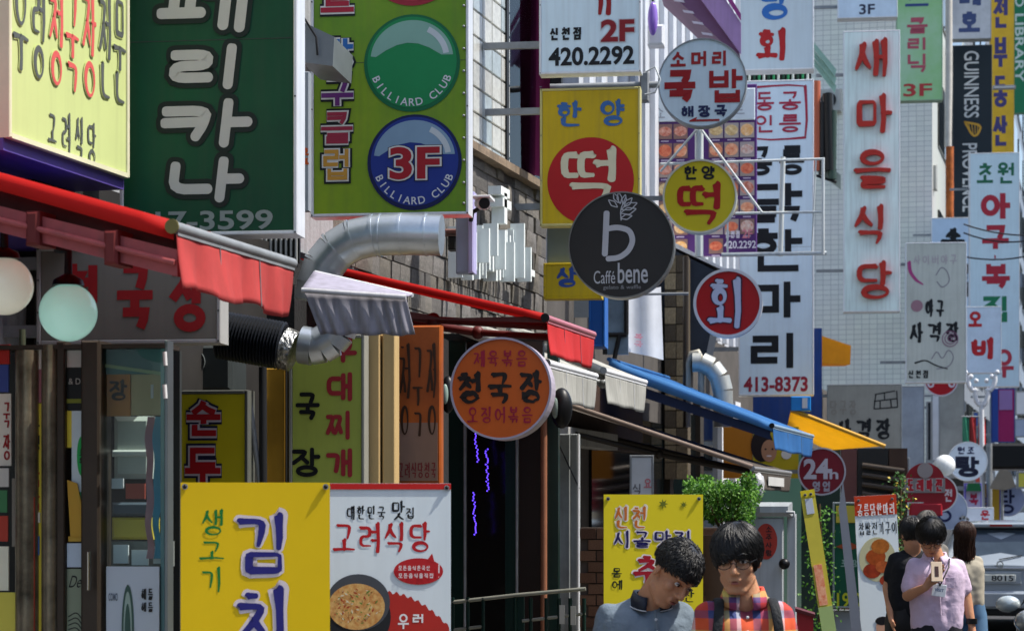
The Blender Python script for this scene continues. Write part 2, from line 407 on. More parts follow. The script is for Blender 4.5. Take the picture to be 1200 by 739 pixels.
# ---------------------------------------------------------------- Latin letters and numbers from the built-in font
_lat = {}
def latin_mesh(text, bold):
    key = (text, bold)
    if key not in _lat:
        c = bpy.data.curves.new('t', 'FONT'); c.body = text; c.resolution_u = 4; c.offset = bold
        o = bpy.data.objects.new('t', c); COL.objects.link(o); dg = bpy.context.evaluated_depsgraph_get()
        me = o.evaluated_get(dg).to_mesh()
        vs = [tuple(v.co) for v in me.vertices]; fs = [tuple(p.vertices) for p in me.polygons]
        o.evaluated_get(dg).to_mesh_clear(); bpy.data.objects.remove(o); bpy.data.curves.remove(c)
        xs = [v[0] for v in vs]; ys = [v[1] for v in vs]
        _lat[key] = (vs, fs, min(xs), max(xs), min(ys), max(ys))
    return _lat[key]
def latin(parent, text, box, mat, bold=.02, outs=(), off=.004, slant=0., rot=0, name='lettering'):
    """box=(x0,ztop,x1,zbot); rot=90 writes downwards (clockwise)"""
    x0, zt, x1, zb = box; _, _, a0, a1, b0, b1 = latin_mesh(text, bold)
    passes = [(bold+e, m) for e, m in outs] + [(bold, mat)]
    for k, (bo, m) in enumerate(passes):
        vs, fs, *_ = latin_mesh(text, bo); out = []
        for x, y, _z in vs:
            u = (x-a0)/(a1-a0); v = (y-b0)/(b1-b0)
            if rot == 90: X = x0+(x1-x0)*v; Z = zt+(zb-zt)*u
            else: X = x0+(x1-x0)*u; Z = zb+(zt-zb)*v; X += (Z-zb)*slant
            out.append((X, -(off+k*.002), Z))
        MB().add(out, fs).build(name if k == len(passes)-1 else name+'_outline', m, parent)
def latin_arc(parent, text, cx, cz, r, a0, a1, h, mat, off=.006, bold=.0):
    """text along the lower rim of a circle, from angle a0 to a1 (radians, counter-clockwise), letters upright towards the centre"""
    mb = MB(); n = len(text)
    for i, c in enumerate(text):
        if c == ' ': continue
        vs, fs, x0, x1, y0, y1 = latin_mesh(c, bold); a = a0+(a1-a0)*(i+.5)/n; ph = a+math.pi/2; out = []
        for x, y, _ in vs:
            lx = (x-(x0+x1)/2)*h/.7; ly = (y-.35)*h/.7
            out.append((cx+r*math.cos(a)+lx*math.cos(ph)-ly*math.sin(ph), -off, cz+r*math.sin(a)+lx*math.sin(ph)+ly*math.cos(ph)))
        mb.add(out, fs)
    return mb.build('lettering', mat, parent)
# ---------------------------------------------------------------- sign builders
def fbox(fr, b): return (fr.x(b[0]), fr.z(b[1]), fr.x(b[2]), fr.z(b[3]))
def put_texts(fr, texts, off=.004, parent=None):
    for t in texts:
        kw = dict(t); tx = kw.pop('t'); b = fbox(fr, kw.pop('b')); wpx = kw.pop('w', 3); mat = kw.pop('m')
        lat = kw.pop('lat', False); kw.setdefault('off', off)
        outs = kw.pop('o', None) or kw.pop('outs', ())
        if lat: latin(parent or fr.o, tx, b, mat, outs=outs, **kw)
        else: write(parent or fr.o, tx, b, wpx*fr.s, mat, outs=tuple((e*fr.s, m) for e, m in outs), **kw)
def T(t, x0, y0, x1, y1, w, m, **k): return dict(t=t, b=(x0, y0, x1, y1), w=w, m=m, **k)
def LT(t, x0, y0, x1, y1, m, **k): return dict(t=t, b=(x0, y0, x1, y1), m=m, lat=True, **k)
def box_sign(label, x0, y0, x1, y1, d, face, frame, texts, th=.16, cat='sign', name='projecting_sign', group=None, yaw=None, rim=.018, bracket=True, cy=None):
    fr = Fr(name, label, cat, (x0+x1)/2, (y0+y1)/2 if cy is None else cy, d, yaw, group)
    X0, X1, Z0, Z1 = fr.x(x0), fr.x(x1), fr.z(y1), fr.z(y0)
    MB().cbox(X0+rim, X1-rim, -.0, th*.8, Z0+rim, Z1-rim, .003).build('face', face, fr.o)
    mb = MB()
    mb.cbox(X0, X0+rim, -.008, th, Z0, Z1, .004); mb.cbox(X1-rim, X1, -.008, th, Z0, Z1, .004)
    mb.cbox(X0+rim, X1-rim, -.007, th-.001, Z0, Z0+rim, .004); mb.cbox(X0+rim, X1-rim, -.007, th-.001, Z1-rim, Z1, .004)
    mb.build('frame', frame, fr.o)
    if d < 30 and th > .11:
        for zz in ([Z0+rim/2, Z1-rim/2] + [Z0+(Z1-Z0)*q for q in (.33,.66)]):
            for xx in (X0+rim/2, X1-rim/2): MB().tube([(xx,-.0085,zz),(xx,-.0125,zz)], .0045, 8).build('screw', M('screw_head', (90,92,92), .4, .6), fr.o)
        if Z1-Z0 > 1.2: MB().box(X0+rim, X1-rim, -.0016, -.0004, Z0+(Z1-Z0)*.47, Z0+(Z1-Z0)*.47+.0025).build('seam', M('seam_dark', (70,72,72), .8), fr.o)  # panel joint drawn as a thin dark strip
    if bracket:
        for fz in (.15, .85):
            zz = Z0+(Z1-Z0)*fz
            MB().box(X0-.45, X0-.001, th*.3, th*.3+.05, zz-.025, zz+.025).build('bracket', M('galvanised', (150,154,156), .5, .25, .2, 8), fr.o)
    put_texts(fr, texts); return fr
def round_sign(label, cx, cy, r, d, face, frame, texts, th=.14, rim=2.5, group=None, bracket=True, yaw=None, rimcol=None, name='round_sign'):
    fr = Fr(name, label, 'sign', cx, cy, d, yaw, group); R = r*fr.s; q = rim*fr.s
    MB().disc(0, 0, R-q, 0, th*.9, 56).build('face', face, fr.o)
    mb = MB().ring(0, 0, R-q, R, -.012, th, 56); o = mb.build('frame', frame, fr.o)
    for p in o.data.polygons: p.use_smooth = False
    if bracket:
        MB().box(-R-.35, -R+.01, th*.4, th*.4+.04, -.02, .02).build('bracket', M('galvanised', (150,154,156), .5, .25, .2, 8), fr.o)
    put_texts(fr, texts); return fr
# ---------------------------------------------------------------- shared materials
WHITE = M('white_paint', (222,224,226), .45, var=.06, streak=.12)
FRAMEW = M('white_aluminium', (225,228,232), .35, .2, var=.08, streak=.15)
GALV = M('galvanised', (150,154,156), .5, .25, .2, 8)
STEEL = M('stainless', (150,148,140), .22, 1., .35, 3, bump=.25, bscale=3)
DUCT = M('duct_metal', (206,214,220), .34, .85, .15, 5, bump=.12, bscale=6)
DARK = M('dark_paint', (34,35,36), .5, var=.2)
BLACK = M('black_plastic', (18,18,19), .4, var=.2)
BROWNF = M('bronze_frame', (66,58,50), .38, .3, .15, 6)
CONC = M('concrete', (150,146,138), .9, var=.22, scale=2.5, bump=.5, bscale=30, streak=.35)
GLASS = Mglass('shop_glass', (165,195,195), .3)
DGLASS = M('dark_glass', (16,22,24), .06, var=.3, scale=1.2, spec=.8)
INK = C('16181c'); INKR = C('a01c1e'); NAVY = C('1d2350')
# ---------------------------------------------------------------- ground
ASPH = M('asphalt', (72,72,74), .9, var=.2, scale=1.5, bump=.6, bscale=90)
PAVE = M('pavement_stone', (128,124,118), .85, var=.2, scale=2., bump=.4, bscale=60)
g = MB().add([(-400,-200,0),(400,-200,0),(400,900,0),(-400,900,0)], [(0,1,2,3)]).build('ground', M('earth', (110,104,94), .95, var=.3, scale=.4)); structure(g)
r = MB().add([(-2.2,-20,.004),(6,-20,.004),(6,400,.004),(-2.2,400,.004)], [(0,1,2,3)]).build('road', ASPH); structure(r)
k = MB(); k.box(-2.38, -2.2, -20, 400, 0, .135); k.box(6, 6.18, -20, 400, 0, .135); structure(k.build('kerb', CONC))
k = MB(); k.box(-4.5, -2.38, -20, 400, 0, .13); k.box(6.18, 9, -20, 400, 0, .13); structure(k.build('pavement', PAVE))
k = MB()
for y in range(-10, 300, 8): k.box(1.85, 1.98, y, y+3.5, .0045, .009)
structure(k.build('road_marking', M('road_paint', (215,215,205), .7, var=.2, scale=6)))
# ---------------------------------------------------------------- buildings along the left pavement
def slab(name, label, X, y0, y1, z1, mat, deep=8., z0=0.):
    t = thing(name, label, 'building', (X, (y0+y1)/2, z0))
    MB().box(-deep, 0, -(y1-y0)/2, (y1-y0)/2, 0, z1-z0).build('wall', mat, t)
    return t
def Yp(px, X): return atX(px, 600, X).y
def rel(t, px, py, X):
    p = atX(px, py, X); return (p.x-t.location.x, p.y-t.location.y, p.z-t.location.z)
def wbox(t, name, mat, px0, py, px1, py1, X, prd, zdeep=None):
    """box on the plane x=X of building t whose near top corner is at pixel px0,py and far end at px1; bottom height from py1 (taken at px0)"""
    a = rel(t, px0, py, X); b = rel(t, px1, 600, X); c = rel(t, px0, py1, X)
    return MB().box(a[0]-prd, a[0], a[1], b[1], c[2], a[2]).build(name, mat, t)
GREYW = M('grey_render', (165,168,172), .8, var=.12, scale=1.2, bump=.2, streak=.4)
bA = slab('corner_restaurant', 'pale rendered restaurant building behind the tall yellow wall sign and red awning', -4.5, 3, 13.2, 8.5, GREYW)
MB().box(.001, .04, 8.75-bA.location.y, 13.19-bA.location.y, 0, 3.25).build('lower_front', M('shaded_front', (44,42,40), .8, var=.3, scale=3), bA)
MB().box(.041, .8, 8.6-bA.location.y, 9.95-bA.location.y, 2.83, 2.87).build('porch_ceiling', M('shaded_front'), bA)  # unseen slab added to shade the white board below
STONE = M('grey_stone', (112,108,103), .9, var=.35, scale=5, bump=.8, bscale=35, streak=.55)
bB = slab('stone_clad_cafe', 'cafe building clad in weathered grey stone blocks under a flat parapet', -4.52, 13.21, Yp(640,-4.5), 4.4, M('dark_mortar', (58,55,53), .95, bump=.5))
# stone blocks, each one a part
yB = bB.location.y; rnd = random.Random(3)
shp = []
for kx in range(6):
    mb = MB(); d = .035+.03*rnd.random(); j = [rnd.uniform(-.012,.012) for _ in range(8)]
    mb.add([(0,-.5,-.5),(0,.5,-.5),(0,.5,.5),(0,-.5,.5),(d+j[0],-.49,-.485),(d+j[1],.49,-.485),(d+j[2],.49,.485),(d+j[3],-.49,.485),(d+.02+j[4],0,.05)],
           [(0,1,5,4),(1,2,6,5),(2,3,7,6),(3,0,4,7),(4,5,8),(5,6,8),(6,7,8),(7,4,8)])
    me = mb.mesh('brick'); me.materials.append(M('stone_%d' % kx, [(140,136,131),(124,121,118),(150,145,137),(112,110,108),(134,129,120),(146,143,140)][kx], .92, var=.3, scale=7, bump=.7, bscale=40, streak=.4)); shp.append(me)
z = 2.95; Y0 = Yp(395,-4.5); Y1 = Yp(640,-4.5)
while z < 4.38:
    h = rnd.choice([.13,.15,.17]); h = min(h, 4.4-z); y = Y0-rnd.random()*.2
    while y < Y1-.05:
        l = rnd.choice([.13,.18,.24,.34]); l = min(l, Y1-y)
        if l > .05:
            o = bpy.data.objects.new('brick', rnd.choice(shp)); COL.objects.link(o); o.parent = bB
            o.location = (.002, y+l/2-yB, z+h/2); o.scale = (.35+rnd.uniform(-.2,.3), l-.006, h-.006)
        y += l
    z += h
cap = M('parapet_cap', (150,132,112), .85, var=.3, scale=4, bump=.5, streak=.5)
MB().box(-.3, .1, Y0-yB-1, Y1-yB+.03, 4.402, 4.46).build('parapet_cap', cap, bB)
# upper floor of B: white tiles, window with maroon curtain
bU = thing('tiled_upper_floor', 'white tiled upper storey with dark framed window above the stone parapet', 'building', (-4.75, Yp(555,-4.75), 4.461))
yt0, yt1 = -1.5, Yp(590,-4.75)-bU.location.y
MB().box(-4, 0, yt0-2, yt1, 0, 5).build('wall', M('tile_grout', (150,150,146), .9), bU)
tme = []
for kx in range(3):
    me = MB().add([(0,-.5,-.5),(0,.5,-.5),(0,.5,.5),(0,-.5,.5),(.012,-.47,-.47),(.012,.47,-.47),(.012,.47,.47),(.012,-.47,.47)], [(0,1,5,4),(1,2,6,5),(2,3,7,6),(3,0,4,7),(4,5,6,7)]).mesh('tile')
    me.materials.append(M('white_tile_%d' % kx, [(205,206,200),(190,190,184),(170,182,186)][kx], .3, var=.15, scale=6, streak=.35)); tme.append(me)
y = yt0+.6
while y < yt1-.06:
    z = .02
    while z < 1.6:
        o = bpy.data.objects.new('tile', rnd.choice(tme)); COL.objects.link(o); o.parent = bU
        o.location = (.002, y+.14, z+.1); o.scale = (1, .27, .19); z += .2
    y += .28
wf = MB(); wf.box(-.12, .03, yt1, yt1+.07, 0, 5); wf.box(-.12, .03, yt1+1.9, yt1+1.97, 0, 5); wf.box(-.12,.03, yt1+.07, yt1+1.9, 0, .07)
wf.build('window_frame', DARK, bU)
MB().box(-.08, -.07, yt1+.07, yt1+1.9, .07, 5).build('window_pane', Mglass('clear_glass', (200,205,205), .15), bU)
MB().grid((-.3,yt1-.1,0),(-.3,yt1+2.1,0),(-.3,yt1+2.1,5),(-.3,yt1-.1,5),80,2,lambda u,v:(.05*math.sin(u*55),0,0)).build('curtain', M('maroon_cloth', (118,24,74), .8, var=.15), bU)
fr = Fr('maroon_banner', 'plain maroon hanging panel beside the dark window behind the white 2F sign', 'banner', 616, 95, 19.6, 0)
MB().grid((fr.x(600),0,fr.z(200)),(fr.x(645),0,fr.z(210)),(fr.x(645),0,fr.z(-60)),(fr.x(600),0,fr.z(-60)),20,10,lambda u,v:(0,.03*math.sin(u*9+v*3),0)).build('cloth', M('maroon_cloth', (118,24,74), .8, var=.15), fr.o)
fr.tube('pole', GALV, [(560,98,.1),(632,98,.1)], .025)
# building C
bC = slab('long_shop_building', 'long low shop building with dark glazed ground floor beyond the cafe', -4.7, Yp(640,-4.5)+.01, 40, 3.9, M('shop_wall', (92,88,84), .85, var=.25, streak=.4))
def cbox(name, mat, px0, px1, y0, y1, prd=.05, X=-4.7):
    p = atX(px0, 600, X); q = atX(px1, 600, X); d0 = dX(px0, X)
    return MB().box(0, prd, p.y-bC.location.y, q.y-bC.location.y, zat(y1, d0), zat(y0, d0)).build(name, mat, bC)
cbox('window', DGLASS, 690, 775, 480, 700, .03); cbox('window', DGLASS, 785, 838, 480, 700, .03); cbox('window', DGLASS, 862, 925, 490, 700, .03)
cbox('green_door', M('green_paint', (12,58,44), .4), 870, 935, 520, 735, .06)
for a, b in ((776,780),(812,816),(838,846),(854,860)): cbox('mullion', WHITE if a > 820 else BROWNF, a, b, 470, 720, .09)
cbox('fascia', M('brown_fascia', (70,52,42), .7, var=.2), 655, 740, 440, 520, .12)
cbox('ledge', M('pale_ledge', (170,170,165), .8, streak=.4), 640, 700, 500, 520, .2)
# C upper floor pieces
bCu = thing('pale_ribbed_building', 'pale ribbed white building front high behind the purple canopy', 'building', (-4.9, 27, 3.91))
MB().box(-6, 0, -6, 9, 0, 8).build('wall', M('pale_wall', (196,200,205), .6, var=.1, streak=.3), bCu)
for i in range(26): MB().box(.001, .06, -5.8+i*.55, -5.62+i*.55, .1, 7.9).build('rib', M('rib_metal', (214,218,224), .4, .1, .08, 4, streak=.2), bCu)
fr = Fr('tiled_pillar', 'weathered beige tiled pillar behind the white window banner', 'pillar', 792, 375, 24.5)
MB().box(fr.x(779), fr.x(806), .005, .6, fr.z(560), fr.z(299)).build('core', M('pillar_grout', (86,76,60), .9), fr.o)
tm = []
for kx, c in enumerate([(150,132,100),(128,112,86),(168,150,116),(96,84,66)]):
    me = MB().cbox(-.5,.5,-.02,.0,-.5,.5,.01).mesh('tile'); me.materials.append(M('beige_tile_%d' % kx, c, .8, var=.3, scale=5, bump=.4, streak=.4)); tm.append(me)
for j in range(13):
    for i in range(2):
        o = bpy.data.objects.new('tile', rnd.choice(tm)); COL.objects.link(o); o.parent = fr.o
        wdt = fr.x(806)-fr.x(779); o.location = (fr.x(779)+wdt*(.25+.5*i), .0, fr.z(299)-.1-j*.19); o.scale = (wdt*.48, 1, .18)
fr = Fr('overhanging_eave', 'thin white edged roof eave over the tiled pillar', 'roof', 790, 290, 25)
MB().add([(fr.x(742),.0,fr.z(258)),(fr.x(850),.0,fr.z(316)),(fr.x(850),1.5,fr.z(322)),(fr.x(742),1.5,fr.z(258)),
          (fr.x(742),.0,fr.z(266)),(fr.x(850),.0,fr.z(319)),(fr.x(850),1.5,fr.z(326)),(fr.x(742),1.5,fr.z(264))],
         [(0,1,2,3),(7,6,5,4),(0,4,5,1),(1,5,6,2),(2,6,7,3),(3,7,4,0)]).build('edge', WHITE, fr.o)
MB().add([(fr.x(742),.02,fr.z(268)),(fr.x(846),.02,fr.z(322)),(fr.x(826),.02,fr.z(420)),(fr.x(742),.02,fr.z(420)),
          (fr.x(742),1.5,fr.z(268)),(fr.x(846),1.5,fr.z(322)),(fr.x(826),1.5,fr.z(420)),(fr.x(742),1.5,fr.z(420))],
         [(0,1,2,3),(7,6,5,4),(1,5,6,2),(0,3,7,4),(0,4,5,1),(3,2,6,7)]).build('soffit', M('soffit', (58,66,78), .8, var=.2), fr.o)
fr = Fr('blue_wall_panel', 'deep blue painted wall panel under the tall white sign with black letters', 'wall', 895, 450, 31)
MB().box(fr.x(820), fr.x(962), .0, .5, fr.z(515), fr.z(385)).build('panel', M('deep_blue', (24,62,132), .5, var=.15, streak=.2), fr.o)
# tile tower
bt = M('tower_tile', (178,184,184), .5)
n = bt.node_tree; L = n.links; tc = n.nodes.new('ShaderNodeTexCoord'); br = n.nodes.new('ShaderNodeTexBrick'); mp = n.nodes.new('ShaderNodeMapping')
mp.inputs['Rotation'].default_value = (math.pi/2, 0, 0); L.new(tc.outputs['Object'], mp.inputs[0]); L.new(mp.outputs[0], br.inputs['Vector'])
br.offset = 0; br.inputs['Scale'].default_value = 1; br.inputs['Brick Width'].default_value = .2; br.inputs['Row Height'].default_value = .13; br.inputs['Mortar Size'].default_value = .008
br.inputs['Color1'].default_value = (*lin((232,234,224)),1); br.inputs['Color2'].default_value = (*lin((222,224,216)),1); br.inputs['Mortar'].default_value = (*lin((184,188,184)),1)
no = n.nodes.new('ShaderNodeTexNoise'); no.inputs['Scale'].default_value = .35; no.inputs['Detail'].default_value = 5; L.new(tc.outputs['Object'], no.inputs['Vector'])
mx = n.nodes.new('ShaderNodeMix'); mx.data_type = 'RGBA'; mx.blend_type = 'MULTIPLY'; mx.inputs[0].default_value = .2
L.new(br.outputs[0], mx.inputs[6]); L.new(no.outputs['Color'], mx.inputs[7]); L.new(mx.outputs[2], n.nodes['Principled BSDF'].inputs['Base Color'])
bp = n.nodes.new('ShaderNodeBump'); bp.inputs['Strength'].default_value = .4; bp.inputs['Distance'].default_value = .02; bp.invert = True
L.new(br.outputs['Fac'], bp.inputs['Height']); L.new(bp.outputs[0], n.nodes['Principled BSDF'].inputs['Normal'])
bD = thing('tiled_tower', 'tall pale tiled tower block showing its blank side wall behind the narrow signs', 'building', (-4.2, 58, 0))
MB().box(-14, 0, 0, 14, 0, 26).build('wall', bt, bD)
MB().box(.001, .5, 5, 14, 0, 3.2).build('shop_front', DARK, bD)
for zz in (4.5, 8, 11.5, 15): MB().box(.001, .05, 2, 12, zz, zz+1.8).build('window', DGLASS, bD)
fr = Fr('dark_wall_opening', 'dark recess with grey shutter box low on the tiled tower side', 'opening', 1010, 450, 58.5, 0)
MB().box(fr.x(962), fr.x(1060), -.5, -.02, fr.z(620), fr.z(432)).build('recess', DARK, fr.o)
MB().cbox(fr.x(1032), fr.x(1050), -.55, -.02, fr.z(430), fr.z(352), .05).build('shutter_box', M('grey_box', (98,104,108), .6), fr.o)
MB().cbox(fr.x(964), fr.x(1000), -.3, -.02, fr.z(316), fr.z(272), .05).build('wall_unit', M('pale_box', (140,146,146), .6), fr.o)
# wall pipe
fr = Fr('drain_pipe', 'white drain pipe turning rusty orange down the tower corner', 'pipe', 1114, 180, 57)
fr.tube('upper_pipe', M('pipe_white', (200,196,186), .6, var=.2), [(1112,-40),(1112,92),(1111,172)], .09)
fr.tube('lower_pipe', M('pipe_rust', (190,104,50), .8, var=.4, scale=6), [(1113,172),(1113,300)], .1)
# far row
bE = slab('grey_far_block', 'grey far block with ribbon windows behind the dark vertical sign', -4.5, 73, 95, 22, M('far_grey', (122,130,140), .7, var=.2, scale=.6, streak=.3), 10)
for i in range(6):
    for j in range(5): MB().box(.001, .08, -10+j*4.2, -7+j*4.2, 3.6+i*3, 5.5+i*3).build('window', DGLASS, bE)
bF = slab('pale_far_block', 'pale blue far block at the end of the row of signs', -4.3, 95.1, 190, 26, M('far_pale', (128,142,158), .7, var=.2, scale=.5), 12)
for i in range(7):
    for j in range(12): MB().box(.001, .1, -44+j*7.5, -39+j*7.5, 3.6+i*3.2, 5.6+i*3.2).build('window', DGLASS, bF)
bG = thing('street_end_building', 'distant office block closing off the far end of the street', 'building', (3, 200, 0))
MB().box(-12, 25, 0, 12, 0, 30).build('wall', M('end_wall', (140,150,162), .8, var=.2, scale=.3), bG)
for i in range(8):
    for j in range(8): MB().box(-10+j*4, -7.5+j*4, -.1, -.001, 3+i*3.3, 5+i*3.3).build('window', DGLASS, bG)

# across the street, outside the frame: ordinary shop blocks
for i, (y0, y1, hgt, c_) in enumerate(((-30,-4,8,(170,160,146)),(-3.9,18,9.5,(150,150,152)),(18.1,44,7.5,(176,168,158)),(44.1,75,9,(146,150,156)))):
    t = slab('opposite_building', ['beige','grey','cream','slate'][i]+' low shop block across the street, outside the picture', 9.0+12, y0, y1, hgt, M('opposite_%d' % i, c_, .85, var=.15, streak=.3), 12)
    for j in range(int((y1-y0)/4)):
        MB().box(-12.06, -12.001, -(y1-y0)/2+.6+j*4, -(y1-y0)/2+3.6+j*4, .3, 2.7).build('shop_window', DGLASS, t)
        MB().box(-12.05, -12.001, -(y1-y0)/2+1+j*4, -(y1-y0)/2+3+j*4, 4, 5.6).build('window', DGLASS, t)

for px, py, sz in ((968,120,1.0),(1078,210,1.1),(1086,330,1.0),(1070,430,.9)):
    f = Fr('wall_air_conditioner', 'grey air conditioner box on the tiled tower wall ' + {968:'by the top white sign',1078:'under the pale green clinic sign',1086:'right of the grey gallery sign edge',1070:'low behind the grey gallery sign'}[px], 'air conditioner', px, py, 57.9, 0)
    MB().cbox(-.42*sz,.42*sz,-.3,0,-.3*sz,.3*sz,.03).build('casing', M('ac_grey', (176,180,176), .5, streak=.3), f.o)
    MB().ring(.1,0,.12,.2,-.32,-.301,20).build('fan_ring', DARK, f.o)
    MB().tube([(-.3,-.05,-.3),(-.34,-.05,-1.6),(-.3,-.05,-2.6)], .03, 6).build('hose', M('pipe_white', (200,196,186), .6, var=.2), f.o)
# ================================================================= signs, near to far
CREAM = C('d9d3b4')
# yellow facade sign (parallel to the street)
XS = -4.2
ya, yb = Yp(9, XS), Yp(150, XS); zb = 3.24
t = thing('wall_sign', 'tall bright yellow wall sign with grey and red lettering above the red awning', 'sign', (XS, ya, zb), math.pi/2)
W = yb-ya; fr_s = t
YEL = M('sign_yellow', (196,208,140), .5, var=.05, scale=2, streak=.08)
MB().cbox(.02, W-.02, 0, .26, .02, 3, .004).build('face', YEL, t)
mb = MB(); mb.cbox(0, .02, -.01, .29, 0, 3.05, .004); mb.cbox(W-.02, W, -.01, .29, 0, 3.05, .004); mb.box(.021, W-.021, -.009, .28, 0, .02); mb.build('frame', M('cream_frame', (226,224,190), .4), t)
MB().box(.0, W, .02, .42, -.05, -.001).build('underside', M('purple_panel', (88,72,150), .5, var=.1, streak=.2), t)
GRYI = C('5a5f5c'); REDI = C('d4605c')
for ch, p0, p1, yt, yb_, m in (('우',13,33,-30,84,GRYI),('렁',35,52,-22,96,GRYI),('청',55,73,-20,104,REDI),('국',75,92,-16,110,REDI),('장',94,112,-12,118,REDI),('전',114,129,-8,121,GRYI),('문',131,147,-4,126,GRYI)):
    d0 = dX((p0+p1)/2, XS); a, b = Yp(p0,XS)-ya, Yp(p1,XS)-ya
    write(t, ch, (a, zat(yt,d0)-zb, b, zat(yb_,d0)-zb), 0.026, m, 'brush', outs=((.006, C('c9d68a')),))
for ch, p0, p1, yt, yb_ in (('고',55,66,131,170),('려',71,82,131,184),('식',87,97,136,190),('당',101,112,143,194)):
    d0 = dX((p0+p1)/2, XS); a, b = Yp(p0,XS)-ya, Yp(p1,XS)-ya
    write(t, ch, (a, zat(yt,d0)-zb, b, zat(yb_,d0)-zb), .016, GRYI, 'brush')
# purple fascia below
t = thing('purple_fascia', 'dark purple fascia board under the tall yellow wall sign', 'fascia', (-4.15, 5.5, 2.86), math.pi/2)
MB().cbox(0, Yp(112,-4.15)-5.5, 0, .3, 0, .2, .02).build('board', M('purple_dark', (62,42,124), .45, var=.12), t)
MB().caps((Yp(92,-4.15)-5.5, -.03, .16), (Yp(92,-4.15)-5.49, -.03, .16), .012, .012).build('bulb', M('small_bulb', (250,245,235), .2), t)
# green 4-character sign
GREEN = M('sign_green', (6,82,50), .5, var=.25, scale=1.4, rgb2=(3,62,40), streak=.08)
SILV = C('c6c6c0')
box_sign('tall dark green vertical sign with four silver brush letters outlined in black', 138, -210, 350, 276, 10.0, GREEN, FRAMEW, [
    T('페',182,-52,296,40,13,SILV,style='round',slant=.12,o=((6,C('10201c')),),gap=0),
    T('리',192,52,290,106,12,SILV,style='round',slant=.12,o=((6,C('10201c')),)),
    T('카',182,116,298,174,12,SILV,style='round',slant=.12,o=((6,C('10201c')),)),
    T('나',190,184,288,238,12,SILV,style='round',slant=.12,o=((6,C('10201c')),)),
    LT('417-3599',150,247,321,270,C('8f9a96'),bold=.02)], th=.15)
# billiard sign
BGR = M('sign_lime', (140,168,36), .5, var=.2, scale=.9, rgb2=(84,136,36), streak=.16)
WB = C('dcdcd6'); OB = C('141a1e')
fb = box_sign('lime green vertical billiard sign with three big printed balls', 363, -130, 550, 253, 12.7, BGR, FRAMEW, [
    T('트',373,-14,417,20,6,C('a8243a'),o=((4.5,OB),(2,WB))),
    T('당',375,42,416,80,5.5,C('2a6ab0'),o=((4.5,OB),(2,WB))),
    T('구',374,85,416,125,5.5,C('6a3078'),o=((4.5,OB),(2,WB))),
    T('클',374,129,415,168,4.5,C('a03048'),o=((4.2,OB),(1.8,WB))),
    T('럽',376,172,411,211,4.5,C('c8953c'),o=((4.2,OB),(1.8,WB)))], th=.14)
def ball(cx, cy, r, dark, mid, light, s2=None):
    P = fb; R = r*P.s; X, Z = P.x(cx), P.z(cy)
    MB().disc(X, Z, R, -.004).build('ball_print', dark, P.o)
    MB().disc(X, Z+R*.02, R*.93, -.0052).build('ball_print', mid, P.o)
    # printed gloss shape: big crescent and a thin curved dash
    n = 26; pts = [(X+R*.86*math.cos(math.pi*(.03+.94*i/n)), Z+R*.08+R*.8*math.sin(math.pi*(.03+.94*i/n))) for i in range(n+1)]
    pts += [(X+R*(-.84+1.5*q), Z+R*(.1+.34*math.sin(q*3)-.02)) for q in (.06,.2,.35,.5,.65,.8,.97)]
    MB().poly(pts, -.0064).build('ball_print', light, P.o)
    inn = [(X+R*.66*math.cos(a), Z+R*.1+R*.6*math.sin(a)) for a in [math.radians(62-i*6) for i in range(10)]]
    out = [(X+R*.78*math.cos(a), Z+R*.1+R*.72*math.sin(a)) for a in [math.radians(62-i*6) for i in range(10)]]
    MB().poly(out+inn[::-1], -.0072).build('ball_print', C('c9d2d6'), P.o)
    latin_arc(P.o, 'BILLIARD CLUB', X, Z, R*.80, math.radians(198), math.radians(342), .1*R*1.55, C('d6dade'), off=.008, bold=.012)
ball(484, -52, 60, C('a02838'), C('b83848'), C('c87880'))
ball(483, 75, 57, C('126a40'), C('1a8a50'), C('88b4a4'))
ball(486, 191, 56, C('141e50'), C('22388c'), C('86a4bc'))
latin(fb.o, '3F', fbox(fb,(457,173,516,211)), C('a81e2a'), bold=.03, outs=((.05,C('2a2a3a')),(.035,WB)), off=.010)
# bolts along the right side of the billiard sign
for yy in (10, 34, 60, 86, 112, 138, 164, 190, 216, 240):
    MB().ball((fb.x(544), -.012, fb.z(yy)), .008, 8, 5).build('bolt', GALV, fb.o)
# metal box bracket and slim side sign
fr = Fr('duct_box', 'grey sheet metal box beam crossing in front of the lime billiard sign', 'duct', 370, 50, 12.0)
MB().add([(fr.x(352),0,fr.z(72)),(fr.x(390),.0,fr.z(78)),(fr.x(392),0,fr.z(44)),(fr.x(352),0,fr.z(24)),
          (fr.x(352),.5,fr.z(72)),(fr.x(390),.5,fr.z(78)),(fr.x(392),.5,fr.z(44)),(fr.x(352),.5,fr.z(24))],
         [(0,1,2,3),(7,6,5,4),(0,4,5,1),(1,5,6,2),(2,6,7,3),(3,7,4,0)]).build('casing', M('sheet_metal', (140,146,150), .45, .5, .15, 4), fr.o)
fr.tube('cable', BLACK, [(357,-10,-.02),(356,20,-.02),(372,45,-.03),(373,66,-.02)], .006)
fr = Fr('slim_side_sign', 'narrow grey sign edge with small orange letters between the green and lime signs', 'sign', 357, 165, 11.6)
MB().cbox(fr.x(352), fr.x(362), 0, .06, fr.z(247), fr.z(84), .004).build('body', M('pale_metal', (170,178,186), .4, .3, .1, 4), fr.o)
write(fr.o, '호프', fbox(fr,(353,172,363,196)), 2.2*fr.s, C('d85a20'), vert=True)
